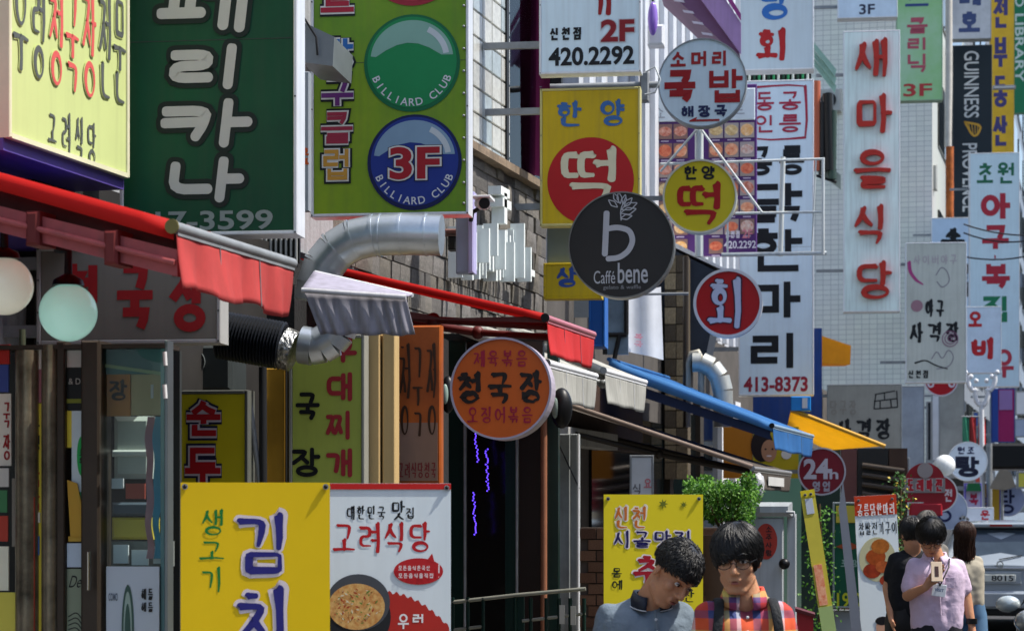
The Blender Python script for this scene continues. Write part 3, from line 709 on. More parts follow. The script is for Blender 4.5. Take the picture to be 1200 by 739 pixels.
# 2F white sign
box_sign('white sign reading 2F and 420.2292 above the square yellow rice cake sign', 632, -160, 751, 86, 17.4, M('sign_white', (216,238,248), .45, var=.03, streak=.12), FRAMEW, [
    T('ㅠ',692,-28,724,16,6,C('9a1c20'),style='brush'),
    T('신천점',643,31,683,47,2.6,INK), LT('2F',704,24,743,50,C('8a1c24'),bold=.035,outs=((.03,C('c8c8ce')),)),
    LT('420.2292',643,55,743,77,INK,bold=.03)], th=.15)
# 한양떡 square
YS = M('sign_mustard', (206,176,20), .5, var=.1, scale=1.6, streak=.18)
f = box_sign('square yellow sign with blue letters over a big red circle', 633, 103, 750, 264, 17.5, YS, M('cream_edge', (205,196,130), .4), [
    T('한',651,118,683,150,5,C('3a6aa8'),style='brush'), T('양',702,117,733,150,5,C('3a6aa8'),style='brush')], th=.15)
MB().disc(f.x(692), f.z(212), 51*f.s, -.003, n=64).build('red_disc', C('b01a1e'), f.o)
write(f.o, '떡', fbox(f,(654,172,727,240)), 9.5*f.s, CREAM, 'brush', off=.006)
box_sign('small yellow sign piece with blue letter below the grey box under the square yellow sign', 637, 308, 705, 350, 17.8, YS, YS, [T('상',650,312,678,338,5,C('2a4c9a'),style='brush')], th=.15, bracket=False)
fr = Fr('grey_sign_box', 'blank blue grey metal box between the two yellow sign pieces', 'sign box', 660, 286, 17.9)
MB().cbox(fr.x(641), fr.x(700), 0, .2, fr.z(308), fr.z(263), .01).build('casing', M('blue_grey', (112,128,138), .5), fr.o)
# 국밥
W2 = M('sign_white_round', (210,228,236), .4, var=.05, streak=.1)
f = round_sign('white round soup restaurant sign with dark red letters and thin arrow', 823, 97, 52, 20.0, W2, GALV, [
    T('소머리',783,59,855,79,3.4,INKR), T('국',776,80,818,121,8,C('a01216')), T('밥',828,80,872,122,5.2,C('a01216')), T('해장국',796,123,854,138,2.8,NAVY)], rim=1.5)
MB().poly([f.p(*q) for q in ((808,141),(817,137),(816,140),(843,140),(843,142.5),(808,142.5))], -.004).build('arrow', INKR, f.o)
fr = Fr('sign_arm', 'galvanised bracket with electrical box holding the white round soup sign', 'bracket', 760, 95, 19.4)
MB().cbox(fr.x(750), fr.x(760), 0, .12, fr.z(118), fr.z(84), .01).build('electrical_box', GALV, fr.o)
fr.tube('arm', GALV, [(560,97,.1),(690,97,.1),(772,97,.1)], .03)
fr.tube('cable', M('white_cable', (200,205,205), .5), [(757,86,-.05),(768,80,-.06),(774,95,-.06),(768,110,-.05),(756,112,-.04)], .008)
# 한양떡 round
f = round_sign('yellow round rice cake sign with red brush letter', 820, 230, 43.5, 21.0, M('sign_yellow_round', (214,196,24), .35, var=.04, scale=2), M('white_rim', (220,220,205), .35), [
    T('한양',799,194,840,211,2.6,INK), T('떡',791,213,848,266,8,C('b01214'),style='brush')], rim=2.2)
# b round
BK = M('sign_charcoal', (44,43,42), .45, var=.1, scale=2)
f = round_sign('charcoal round cafe sign with large letter b and grain twig', 728, 287, 62.5, 15.6, BK, M('grey_rim', (120,120,116), .35, .4), [
    ], rim=1.6, bracket=False)
LG = C('b4b8be'); s_ = f.s
def bstroke(pts, w, m=LG, style='round', off=.005, sd=1, nm='lettering'):
    mb = MB(); ribbon(mb, [f.p(*q) for q in pts], w*s_, style, off, sd); mb.build(nm, m, f.o)
bstroke([(711,250),(710,275),(709,297)], 7, sd=2)
bstroke([(711,268),(724,266),(738,270),(742,282),(737,294),(726,302),(713,303)], 6.5, off=.0056, sd=3)
for (x0,y0,x1,y1) in ((725,238,719,226),(727,239,725,225),(730,240,733,228),(731,243,741,232),(728,246,747,238),(727,250,746,245),(724,243,713,234),(727,256,741,253)):
    mx_, my_ = (x0+x1)/2, (y0+y1)/2; nx, ny = (y1-y0)*.22, -(x1-x0)*.22
    mb = MB(); ribbon(mb, [f.p(*q) for q in ((x0,y0),(mx_+nx,my_+ny),(x1,y1),(mx_-nx,my_-ny))], 1.2*s_, 'round', .005, 1, closed=True); mb.build('twig_print', LG, f.o)
bstroke([(728,258),(727,246),(733,232)], 1.2, off=.0054, nm='twig_print')
latin(f.o, 'Caffé', fbox(f,(696,317,721,332)), LG, bold=.0); latin(f.o, 'bene', fbox(f,(724,308,759,332)), LG, bold=.012)
latin(f.o, 'gelato & waffle', fbox(f,(707,334,751,340)), C('8a8c90'), bold=.0)
# 회 round
f = round_sign('small red round sign with one white brush letter and white rim', 853, 355, 40.5, 22.0, C('b8161a'), M('white_rim2', (222,220,222), .35), [
    T('회',829,325,872,386,7,C('c8cce0'),style='brush',o=((1.6,C('4a1430')),))], rim=3.4, bracket=False)
# upper 회 sign
SW2 = M('sign_grey_white', (190,206,214), .45, var=.05, scale=1.5, streak=.08)
box_sign('white square sign with blue and red brush letters at the top', 867, -100, 953, 82, 28, SW2, FRAMEW, [
    T('당',886,-26,928,26,8,C('2a66b0'),style='brush'), T('회',886,33,924,73,7,C('a81c20'),style='brush')], th=.3)
# menu panel
MP = C('553070'); f = Fr('menu_board', 'purple menu board with rows of food photos behind the yellow round sign', 'sign', 820, 200, 25.4, YAW*.5)
MB().cbox(f.x(750), f.x(886), 0, .12, f.z(300), f.z(100), .01).build('board', MP, f.o)
MB().cbox(f.x(752), f.x(884), -.02, -.001, f.z(142), f.z(105), .01).build('header', M('menu_header', (222,234,240), .4), f.o)
write(f.o, '쇼크마트', fbox(f,(757,122,880,139)), 1.2*f.s, C('9aa0aa'), gap=.5, off=.024)
fm = [M('food_%d' % i, a, .6, var=.4, scale=30, rgb2=b) for i, (a, b) in enumerate([((222,110,70),(250,200,160)),((236,190,170),(190,80,50)),((230,160,60),(250,220,180)),((205,70,50),(240,150,110)),((225,215,205),(200,130,110)),((190,150,90),(240,220,170))])]
plate = C('a89890')
for j in range(7):
    yy = 145+j*22.5
    for i, xx in enumerate((753,771,789,830,848,866)):
        if j == 6 and i > 3: continue
        mb = MB().box(f.x(xx+.6), f.x(xx+17), -.012, -.001, f.z(yy+17.5), f.z(yy)); mb.build('photo', rnd.choice([plate, C('907068'), C('b0a4a0')]), f.o)
        MB().disc(f.x(xx+8.8), f.z(yy+8.6), 7.6*f.s, -.014, -.0125, 14, rz=6.8*f.s*rnd.uniform(.8,1.1)).build('food_print', rnd.choice(fm), f.o)
        MB().box(f.x(xx+4), f.x(xx+13), -.003, -.001, f.z(yy+20.5), f.z(yy+19)).build('caption', C('c8b8d0'), f.o)
write(f.o, '신천점', fbox(f,(849,271,867,280)), 1.3*f.s, C('dcd6e2'), off=.016); latin(f.o, '2F', fbox(f,(869,270,881,280)), C('d08090'), off=.016)
latin(f.o, '420.2292', fbox(f,(848,283,885,292)), C('e2dce8'), off=.016)
# 공릉닭한마리
f = box_sign('tall white sign with big black letters and red seal square over 413-8373', 866, 94, 953, 463, 27.2, M('sign_lilac_white', (214,234,246), .45, var=.04, streak=.08), FRAMEW, [
    T('공',912,107,939,130,2.6,C('a83048')), T('릉',912,134,939,156,2.6,C('a83048')), T('동',884,107,908,130,2.6,C('a83048')), T('인',884,134,908,156,2.6,C('a83048')),
    T('공릉',872,170,946,206,5,INK,gap=.12), T('닭',872,212,943,262,7.5,INK), T('한',872,266,943,320,7.5,INK), T('마',874,327,941,375,8,INK), T('리',876,387,938,434,8,INK),
    LT('413-8373',872,441,946,459,C('98283c'),bold=.03)], th=.3)
for q in (((884,102),(943,102)),((943,102),(943,162)),((943,162),(884,162))):
    mb = MB(); ribbon(mb, [f.p(*a) for a in q], 3*f.s, 'brush', .004, 3); mb.build('seal_border', C('a83048'), f.o)
# 새마을식당, raised letters
f = box_sign('tall narrow cream sign with raised red brush letters', 989, 36, 1054, 365, 37, M('sign_cream', (222,242,240), .5, var=.1, scale=1., streak=.25), FRAMEW, [], th=.35)
RL = M('raised_red', (176,42,30), .45, var=.1)
for ch, a, b, c_, d_ in (('새',999,46,1041,93),('마',1001,111,1047,158),('을',1000,175,1045,224),('식',998,240,1040,289),('당',1001,306,1047,353)):
    mb = MB(); q = 0
    for ty, pts in hangul(ch):
        X0, X1, Z1, Z0 = f.x(a), f.x(c_), f.z(b), f.z(d_); ww = 6.5*f.s; q += 1
        ribbon(mb, [(X0+ww/2+(X1-X0-ww)*x, Z0+ww/2+(Z1-Z0-ww)*y) for x, y in pts], ww, 'brush', .1+q*.002, q+ord(ch), .09, ty == 'o')
    mb.build('letter', RL, f.o)
# top small sign 3F
box_sign('white top sign reading 3F above the cream sign', 982, -80, 1051, 21, 40, M('sign_blue_white', (214,232,246), .45), FRAMEW, [LT('3F',1007,5,1025,17,C('30344a'),bold=.02)], th=.3)
box_sign('pale green clinic sign with crimson letters and serif 3F', 1051, -90, 1104, 118, 46, M('sign_pale_green', (172,205,176), .5, var=.15, scale=.7, rgb2=(130,190,110)), M('green_edge', (150,180,150), .5), [
    T('스',1060,-16,1089,14,3.2,C('344a80')), T('클',1062,20,1088,40,3.2,C('b05060')), T('리',1062,43,1088,60,3.2,C('b05060')), T('닉',1062,62,1088,86,3.2,C('b05060')), LT('3F',1059,98,1092,113,C('b03838'),bold=.02)], th=.3)
box_sign('short ribbed white sign with blurred navy letters over the dark beer sign', 1115, -60, 1161, 46, 60, M('sign_rib', (190,196,206), .5, var=.15), GALV, [T('카페호',1122,-50,1150,42,5,C('3a4a78'),vert=True)], th=.4)
f = box_sign('dark navy vertical sign with white lettering and golden harp', 1117, 53, 1162, 254, 62, C('16242e'), M('grey_edge', (88,94,100), .5), [
    LT('GUINNESS',1130,60,1147,138,C('c4cace'),bold=.01,rot=90), LT('PROVENCE',1128,168,1145,248,C('c4cace'),bold=.01,rot=90)], th=.4)
for q in ([(1131,143),(1150,147),(1146,158),(1140,160),(1131,143)],):
    mb = MB(); ribbon(mb, [f.p(*a) for a in q], 2.4*f.s, 'round', .005, 1); mb.build('harp_print', C('c89a34'), f.o)
for i in range(4):
    mb = MB(); ribbon(mb, [f.p(1135+i*3.6,145), f.p(1138+i*2.4,157)], .9*f.s, 'gothic', .0065, 1); mb.build('harp_print', C('c89a34'), f.o)
box_sign('tall yellow vertical sign with navy letters beside the dark beer sign', 1161, -80, 1188, 190, 70, M('sign_ochre', (206,170,44), .5), M('ochre_edge', (190,160,60), .5), [T('전부동산',1163,-8,1182,176,4.6,C('3c3a72'),vert=True)], th=.4)
box_sign('green vertical sign with white LIBRARY lettering at the top edge', 1188, -80, 1222, 132, 75, C('1c7a54'), C('2c8a64'), [LT('LIBRARY',1190,16,1200,96,C('c8dcd8'),bold=.02,rot=90), LT('AND',1190,-30,1200,8,C('c8dcd8'),bold=.02,rot=90)], th=.4)
# 초원
box_sign('white vertical sign with green and red letters for stewed fish house', 1137, 179, 1194, 453, 52, M('sign_cool_white', (206,228,236), .5, var=.05, streak=.08), FRAMEW, [
    T('초',1144,191,1165,216,3.4,C('246a4c')), T('원',1168,190,1189,216,3.2,C('246a4c')),
    T('아',1148,224,1186,259,6.5,C('b0283a')), T('구',1149,262,1184,294,6,C('b0283a')), T('·',1160,296,1172,306,4,C('b0283a')), T('복',1149,307,1185,339,5.5,C('b0283a')), T('집',1149,345,1184,378,5.5,C('1e7a52')), T('우',1164,408,1189,444,4.5,C('b83848'))], th=.4)
box_sign('pale blue square sign with black blot letters behind the shooting gallery sign', 1092, 255, 1141, 382, 56, M('sign_pale_blue', (190,214,236), .5, var=.08), FRAMEW, [T('소',1102,266,1132,288,7,INK,style='brush'), T('곱',1122,306,1138,350,6,INK,style='brush')], th=.4)
box_sign('small white sign with bold red letters low in front of the fish house sign', 1130, 359, 1173, 437, 48, M('sign_cool_white2', (216,232,246), .5), FRAMEW, [T('오',1134,364,1152,384,3.6,C('c0242c')), T('비',1137,395,1167,422,6.5,C('c0242c'),style='brush')], th=.3)
# shooting gallery
SG = M('sign_dull_grey', (204,208,198), .55, var=.12, scale=1.2, streak=.15)
f = box_sign('grey upright shooting gallery sign with target rings and pink crescent', 1062, 284, 1132, 448, 40, SG, FRAMEW, [
    T('사이버야구',1070,298,1122,310,1.2,C('b8aeb2')), T('야구',1083,350,1108,372,3.4,INK,style='brush'), T('사격장',1064,377,1126,402,4,INK,style='brush'), T('신천점',1064,433,1089,443,1.6,INK)], th=.35)
def pr(f, mb, name, m): mb.build(name, m, f.o)
mb = MB(); ribbon(mb, [f.p(*q) for q in ((1066,307),(1067,318),(1074,328),(1082,333))], 4.2*f.s, 'brush', .004, 4); pr(f, mb, 'crescent_print', C('b04080'))
for r_ in (3, 6.5, 9.5):
    mb = MB().ring(f.x(1113), f.z(397), (r_-1)*f.s, r_*f.s, -.012, -.010, 24); pr(f, mb, 'target_print', C('8a5a78'))
MB().disc(f.x(1075), f.z(358), 7*f.s, -.004, n=20).build('blot_print', C('a07884'), f.o)
mb = MB()
for q in (((1097,322),(1103,312),(1110,318),(1113,330),(1104,338),(1098,330)), ((1092,420),(1098,410),(1104,422),(1111,408),(1118,418),(1112,430),(1098,432))):
    ribbon(mb, [f.p(*a) for a in q], 1.1*f.s, 'round', .004, 1)
pr(f, mb, 'figure_print', C('8e8890'))
mb = MB(); ribbon(mb, [f.p(*a) for a in ((1073,425),(1085,421),(1096,428),(1110,432))], 2.*f.s, 'brush', .0045, 1); pr(f, mb, 'gun_print', INK)
f = box_sign('wide dull grey shooting gallery board with wall drawing above the street stalls', 970, 450, 1056, 537, 38.5, M('sign_brown_grey', (156,156,148), .6, var=.12, streak=.1), GALV, [T('당구장',972,468,1005,486,1.6,C('8c8880')), T('사격장',978,490,1046,516,4.4,INK,style='brush')], th=.2)
mb = MB()
for q in (((1025,462),(1048,458)),((1024,470),(1050,467)),((1024,479),(1051,477)),((1026,462),(1024,479)),((1036,460),(1036,469)),((1050,458),(1051,477)),((1043,468),(1044,478)),((1031,470),(1031,479))):
    ribbon(mb, [f.p(*a) for a in q], 1.4*f.s, 'gothic', .004+.0003*len(mb.f), 1)
pr(f, mb, 'wall_drawing_print', INK)
f = round_sign('red round sign with two white dots peeking under the shooting gallery sign', 1103, 444, 20, 44, C('b01420'), M('white_rim3', (210,205,215), .4), [], rim=1.4)
for xx in (1091,1115): MB().ring(f.x(xx), f.z(450), 1.8*f.s, 4*f.s, -.012, -.004, 16).build('dot_print', C('d8d0dc'), f.o)
# 24h
round_sign('dark red round sign reading 24h', 963, 552, 28, 24, C('7e1a28'), M('white_rim4', (190,188,196), .4), [
    LT('24',942,537,972,561,C('c6c0c8'),bold=.035), LT('h',972,549,982,561,C('c6c0c8'),bold=.02), T('영업',951,563,974,576,2,C('a8a0aa'))], rim=1.8)
round_sign('white round soup sign with bold navy letter beside the globe lamp', 1134, 540, 23, 36, M('sign_white_r2', (222,234,246), .4), FRAMEW, [
    T('원조',1121,523,1143,532,1.5,NAVY), T('탕',1118,533,1149,559,4.6,C('181c34'))], rim=1)
f = Fr('globe_lamp', 'small white globe lamp beside the white round soup sign', 'lamp', 1107, 545, 35)
MB().ball((0,0,0), 12.5*f.s, 24, 16).build('globe', M('opal_glass', (226,228,226), .3, var=.02), f.o); f.tube('stem', GALV, [(1107,557),(1107,575)], .02)
# pancake sign
f = Fr('pancake_sign', 'red and grey arched sign with small crest and hangul letters', 'sign', 1083, 570, 26)
MB().poly([f.p(1062,588)]+[f.p(1084-23*math.cos(a), 566-24*math.sin(a)*1.0) for a in [math.pi*i/20 for i in range(21)]]+[f.p(1106,588)], 0, .12).build('body', C('8e1c26'), f.o)
MB().poly([f.p(*q) for q in ((1060,560),(1107,560),(1107,577),(1060,577))], -.01, -.001).build('band', C('8a8684'), f.o)
MB().disc(f.x(1084), f.z(551), 9*f.s, -.02, -.002, 24).build('crest', C('9a9290'), f.o)
write(f.o, '도레파전', fbox(f,(1062,560,1105,576)), 2.6*f.s, C('b0202e'), off=.014, outs=((.8*f.s,C('c4bcba')),))
MB().cbox(f.x(1066), f.x(1104), -.01, .12, f.z(604), f.z(589), .02).build('lower_panel', C('a02430'), f.o)
round_sign('plain red round sign half hidden behind the arched pancake sign', 1100, 578, 22, 31, C('a01c2a'), FRAMEW, [T('전',1106,572,1116,588,2,C('d8ccd0'))], rim=1.6)
round_sign('pale blue round sign with dark ring behind the pancake sign', 1110, 597, 24, 34, M('sign_pale_blue2', (168,180,204), .4), FRAMEW, [T('ㅇ',1098,596,1116,612,3,NAVY)], rim=1)
box_sign('small box sign with green top and crimson letter by the white round soup sign', 1131, 566, 1150, 598, 44, M('lilac_lit', (196,190,226), .4), C('6a5ac8'), [T('복',1135,577,1147,592,2,C('b0204a'))], th=.3)
f = Fr('roof_cap_sign', 'green hood over the small crimson letter box sign', 'sign', 1141, 570, 43.8)
MB().poly([f.p(1133,575),f.p(1135,566),f.p(1148,566),f.p(1150,575)], 0, .3).build('hood', C('1c6a3c'), f.o)
box_sign('mustard box sign with navy letter left of the blue white barrel sign', 1150, 566, 1172, 612, 45, M('sign_mustard2', (206,162,40), .4), C('5048b0'), [T('남',1150,574,1162,594,2.6,C('28307a'))], th=.3)
round_sign('pale blue barrel shaped sign with navy letter at the edge of the row', 1181, 585, 20, 46, M('sign_pale_blue3', (170,184,222), .4), FRAMEW, [T('탕',1169,572,1190,602,3,C('1c2450'))], rim=1)
box_sign('long white box sign with two red letters over the silver car roof', 1120, 594, 1164, 613, 37, M('sign_white_low', (228,236,250), .45), FRAMEW, [T('매',1123,597,1134,609,1.8,C('c02838')), T('운',1148,597,1160,609,1.8,C('c02838'))], th=.3, bracket=False)
f = box_sign('blue and magenta hanging poster beside the dark street awning', 1162, 455, 1189, 518, 50, C('a02060'), C('24408a'), [], th=.05)
MB().box(f.x(1163), f.x(1170), -.02, -.001, f.z(517), f.z(456)).build('blue_band', C('2a4a98'), f.o)
MB().box(f.x(1171), f.x(1186), -.015, -.001, f.z(480), f.z(457)).build('pale_print', C('9a7ab0'), f.o)
# vertical strip signs low in the distance
for lab, a, b, c_, d_, dd, mm in (('long pale blue vertical strip sign low behind the grey board',1050,452,1083,572,47,M('strip_blue',(170,180,190),.5,var=.25,scale=1.5)),
        ('thin bright white vertical strip sign near the red round sign',1092,462,1101,560,48,M('strip_white',(226,228,230),.5)),
        ('broad faded grey vertical strip sign behind the white round soup sign',1101,446,1130,560,49,M('strip_grey',(176,176,168),.5,var=.25,scale=1.5))):
    box_sign(lab, a, b, c_, d_, dd, mm, GALV, [], th=.3)
for lab, x0, mm in (('slim green and white hanging pennant beside the ornate lamp',1128,C('3a8a6a')),('slim faded red hanging pennant beside the ornate lamp',1136,C('a83838')),('slim bright red hanging pennant nearest the lamp pole',1147,C('c02c30'))):
    f = Fr('pennant', lab, 'pennant', x0+4, 505, 47)
    MB().grid((f.x(x0),0,f.z(524)),(f.x(x0+8),0,f.z(524)),(f.x(x0+8),0,f.z(488)),(f.x(x0),0,f.z(488)),6,6,lambda u,v:(0,.05*math.sin(u*6+v*3),0)).build('cloth', mm, f.o); 
    f.tube('rod', GALV, [(x0-1,488),(x0+9,488)], .02)

# crowd of small far signs
far = [(1093,482,1100,500,C('c8d4dc'),50,'tiny pale sign between the strip signs'),(1140,482,1147,500,C('3a5aa0'),58,'tiny blue sign by the pole of the ornate lamp'),(1190,458,1204,486,C('d8dce2'),60,'small white sign right of the magenta poster'),
 (1189,490,1202,512,C('a8b4c8'),57,'small blue grey sign under the small white one right of the magenta poster'),(1152,522,1160,546,C('c8a040'),53,'tiny mustard sign left of the dark far awning'),(1192,552,1204,572,C('d0c850'),41,'small lemon sign under the dark far awning'),
 (1142,556,1152,566,C('d05040'),52,'tiny red sign above the green hood box'),(1154,552,1166,564,C('e0dcd4'),52,'tiny cream sign above the mustard box'),(1194,575,1206,600,C('9aa8a0'),48,'small sage sign right of the barrel shaped sign'),
 (1056,536,1066,560,C('b87068'),33,'small rose sign left of the arched pancake sign'),(1086,470,1092,540,C('20262e'),46,'thin black strip sign beside the bright white strip'),(1164,100,1190,104,C('d0d4d8'),66,'thin white bar across the yellow vertical sign'),
 (1120,470,1132,482,C('7090b0'),55,'tiny steel blue sign under the low white sign')]
for x0,y0,x1,y1,m,d_,lab in far: box_sign(lab, x0, y0, x1, y1, d_, m, GALV, [], th=.2, bracket=False, rim=.03)
f = Fr('overhead_cable', 'thin black cables sagging across the far signs', 'cable', 1165, 270, 47)
for y0, y1, sg in ((262,276,5),(272,279,8),(300,296,6)):
    f.tube('cable', BLACK, [(1130+90*u, y0+(y1-y0)*u+sg*4*u*(1-u)) for u in [i/8 for i in range(9)]], .016)
# ================================================================= awnings
def awning(label, c0, px1, X, proj, rise, vh, fab, barm, under=None, trim=None, arms=True, wr=.012, capm=None, val=True, group='folding shop awnings over the pavement', vtext=False, strip=None, sh_=.06):
    C1 = atX(c0[0], c0[1], X); C2 = atX(px1, 600, X); C2.z = C1.z
    t = thing('awning', label, 'awning', C1, 0, group)
    L = C2.y-C1.y; hv = vh*dX(c0[0], X)/FPX
    sh = MB().grid((0,0,0), (0,L,0), (-proj,L,rise), (-proj,0,rise), 18, 14, lambda u,v: (0,0,-.018*math.sin(math.pi*v)*math.sin(math.pi*min(1,u*1.0))-.008*math.sin(u*40)*(1-v)))
    solid(sh.build('sheet', fab, t), .004)
    # front bar: rounded profile
    MB().tube([(.0,-.02,-.012),(.0,L+.01,-.012)], .02, 14).build('front_bar', barm, t)
    MB().tube([(.0,-.028,-.012),(.0,-.021,-.012)], .025, 14).build('bar_cap', capm or GALV, t)
    if val:
        v = MB().grid((.006,0,-.03-hv),(.006,L,-.03-hv),(.006,L,-.03),(.006,0,-.03), 48, 8,
            lambda u,v_: ((1-v_)*(wr*math.sin(u*22+1.5*math.sin(u*9))+wr*.5*math.sin(u*51+2))+.02*(1-v_)**2*math.sin(u*3+1), .03*(1-v_)*(u-.5)*0, (1-v_)*wr*.8*math.sin(u*13)))
        vo = v.build('valance', fab if not trim else trim, t); solid(vo, .003)
        MB().box(.004,.012,0,L,-.04,-.031).build('valance_hem', barm, t)
        for q in (.33,.67): MB().tube([(.012,L*q,-.035),(.014,L*q+.004,-.03-hv*.5),(.02,L*q,-.03-hv*.96)], .0022, 5).build('stitch_seam', barm, t)
    if arms:
        for yy in (.12, L-.12):
            e = (-proj*.5, yy+.18, rise*.5-.16)
            MB().tube([(-.03,yy,-.05), e], .022, 10).build('arm', under or barm, t)
            MB().tube([e, (-proj,yy,rise-.22)], .026, 10).build('arm', under or barm, t)
            MB().ball(e, .042, 12, 8).build('elbow', under or barm, t)
    MB().tube([(-proj,-.02,rise+.01),(-proj,L+.02,rise+.01)], .02, 10).build('roller', fab, t)
    if strip: solid(MB().grid((0,-.012,-.02-sh_*.5),(-proj,-.012,rise-.02-sh_),(-proj,-.012,rise+.02),(0,-.012,.012),12,2).build('side_strip', strip, t), .005)
    return t, C1, L
REDF = M('red_canvas', (206,44,40), .8, var=.12, scale=4, trans=.45, streak=.12)
REDL = M('sun_faded_red_canvas', (214,84,82), .85, var=.15, scale=5, trans=.3, streak=.15)
WHF = M('lilac_white_canvas', (186,182,200), .8, var=.12, scale=5, trans=.3, streak=.3)
GRF = M('grey_white_canvas', (196,196,188), .8, var=.15, scale=5, trans=.3, streak=.35)
BLF = M('blue_canvas', (60,124,190), .8, var=.12, scale=4, trans=.4, streak=.1)
WSTR = M('white_strip_canvas', (214,214,206), .8, var=.1, trans=.3, streak=.15)
BRF = M('brown_canvas', (84,76,68), .85, var=.12, scale=4, trans=.15)
YEF = M('yellow_canvas_low', (226,172,48), .8, var=.1, scale=4, trans=.4)
PINKB = M('pink_painted_bar', (176,86,86), .5, var=.2, scale=8, streak=.2)
t, c1, L = awning('red awning with faded drooping valance nearest the yellow wall sign', (205,262), 342, -3.0, 1.45, .42, 66, REDF, GALV, PINKB, REDL, wr=.016, arms=False, capm=M('brass_cap', (120,110,60), .5))
# bright red side strip and its pink lower profile
solid(MB().grid((0,.14,-.09),(-1.45,.14,.3),(-1.45,.14,.4),(0,.14,-.0),12,2,lambda u,v:(0,.01*math.sin(u*30),0)).build('inner_flap', M('shaded_red_canvas', (92,62,62), .9, var=.3, scale=5), t), .004)  # added sheet, its dark colour paints the shaded awning underside
solid(MB().grid((0,-.012,-.056),(-1.45,-.012,.37),(-1.45,-.012,.43),(0,-.012,.01),12,2).build('side_strip', M('red_side_canvas', (214,30,24), .7, var=.05, trans=.3), t), .004)
pr_ = MB(); pr_.add([(a,b,c_+e) for b in (.02,.1) for a, c_, e in ((0,-.085,0),(-1.45,.29,0),(-1.45,.29,-.09),(0,-.085,-.09))], [(0,1,2,3),(7,6,5,4),(0,4,5,1),(1,5,6,2),(2,6,7,3),(3,7,4,0)]); pr_.build('lower_profile', PINKB, t)
MB().tube([(.0,.0,-.13),(-1.45,.0,.24)], .01, 8).build('profile_rib', PINKB, t)
for q in (.16, .36):
    MB().cbox(-1.45*q-.025,-1.45*q+.025,-.012,.12,-.085+.37*q-.105,-.085+.37*q+.012,.01).build('clamp', M('clamp_red', (120,44,42), .6, var=.3), t)
f = Fr('fabric_canopy', 'lilac white side canopy with pleated hanging flap beside the silver duct', 'canopy', 420, 350, 9.9, YAW*.5)
mb = MB().grid((f.x(354),-.02,f.z(338)),(f.x(479),-.02,f.z(348)),(f.x(479),.12,f.z(343)),(f.x(338),.5,f.z(303)),16,6)
solid(mb.build('sheet', WHF, f.o), .006)
mb = MB().grid((f.x(377),-.03,f.z(392)),(f.x(488),-.03,f.z(394)),(f.x(477),-.02,f.z(350)),(f.x(357),-.02,f.z(343)),60,8,lambda u,v:(0,(1-v)*.012*math.sin(u*46+2*math.sin(u*7)),(1-v)*.004*math.sin(u*21)))
solid(mb.build('flap', M('pleated_grey_canvas', (168,166,176), .85, var=.2, scale=4, trans=.3, streak=.55), f.o), .004)
f.tube('hem_bar', M('hem_white', (196,196,200), .5, var=.15, streak=.3), [(355,340,-.04),(478,350,-.04)], .012)
f.tube('frame_bar', WHITE, [(340,304,.5),(479,344,.1)], .01)
t, c1, L = awning('bright red awning with long red edge bar beside the stone wall', (640,370), 695, -3.0, 1.5, .36, 40, REDF, M('rosy_bar', (196,120,130), .4, .3, .1), M('maroon_arm', (96,38,36), .5), M('coral_canvas', (222,62,64), .8, var=.06, scale=4, trans=.35), wr=.008, capm=BLACK)
solid(MB().grid((0,-.012,-.03),(-1.5,-.012,.33),(-1.5,-.012,.375),(0,-.012,.012),12,2).build('side_strip', M('red_side_canvas', (214,30,24), .7, var=.05, trans=.3), t), .006)
MB().add([(0,.0,-.04),(-1.35,.0,.03),(-1.35,.0,.16),(-.6,.0,-.0),(0,.0,-.0)], [(0,1,2,3,4)]).build('side_board', M('maroon_board', (92,40,36), .6, var=.2, streak=.2), t)
awning('first grey white awning with vertical pleats behind the orange round sign', (642,423), 698, -3.4, .6, .26, 40, GRF, WHITE, GALV, wr=.006, strip=WSTR, sh_=.05)
awning('second grey white awning with slack valance beside the blue awning', (708,432), 756, -3.4, .7, .3, 36, GRF, WHITE, GALV, wr=.006, strip=WSTR, sh_=.05)
t, c1, L = awning('long blue awning with blue valance in front of the poster wall', (905,497), 952, -2.95, 1.55, .62, 26, BLF, M('blue_grey_bar', (132,158,178), .45, .2), M('navy_arm', (26,34,56), .5), wr=.01, capm=BLACK, strip=M('bright_blue_canvas', (92,158,220), .7, var=.06, trans=.35), sh_=.09)
MB().add([(-.02,.02,-.14),(-1.5,.02,.36),(-1.5,.02,.46),(-.02,.02,-.06)], [(0,1,2,3)]).build('side_board', M('navy_board', (30,44,76), .6), t)
t, c1, L = awning('low dark brown awning with white label on its short valance', (882,547), 926, -2.9, 1.75, .56, 22, BRF, M('grey_bar', (132,130,126), .45, .3), M('brown_arm', (60,54,48), .5), wr=.004)
MB().box(.03,.034,L*.3,L*.72,-.15,-.07).build('label_print', C('c8c8c4'), t)
MB().tube([(0,-.02,.0),(-1.75,-.02,.6)], .022, 8).build('edge_rail', M('pale_brown_rail', (140,122,108), .5, var=.2), t)
f = Fr('awning', 'bright yellow awning over the dark red 24h sign', 'awning', 985, 505, 26.5)
solid(MB().grid((f.x(928),0,f.z(479)),(f.x(1036),0,f.z(522)),(f.x(972),1.1,f.z(524)),(f.x(922),1.1,f.z(499)),10,4).build('sheet', M('yellow_canvas', (250,214,70), .8, var=.08, scale=4, trans=.5), f.o), .01)
f.tube('front_bar', M('yellow_bar', (210,160,50), .5), [(928,479,-.01),(1036,523,-.01)], .025)
f = Fr('shop_canopy_corner', 'small folded yellow canopy corner between the black lettered sign and the tiled tower', 'canopy', 980, 412, 44)
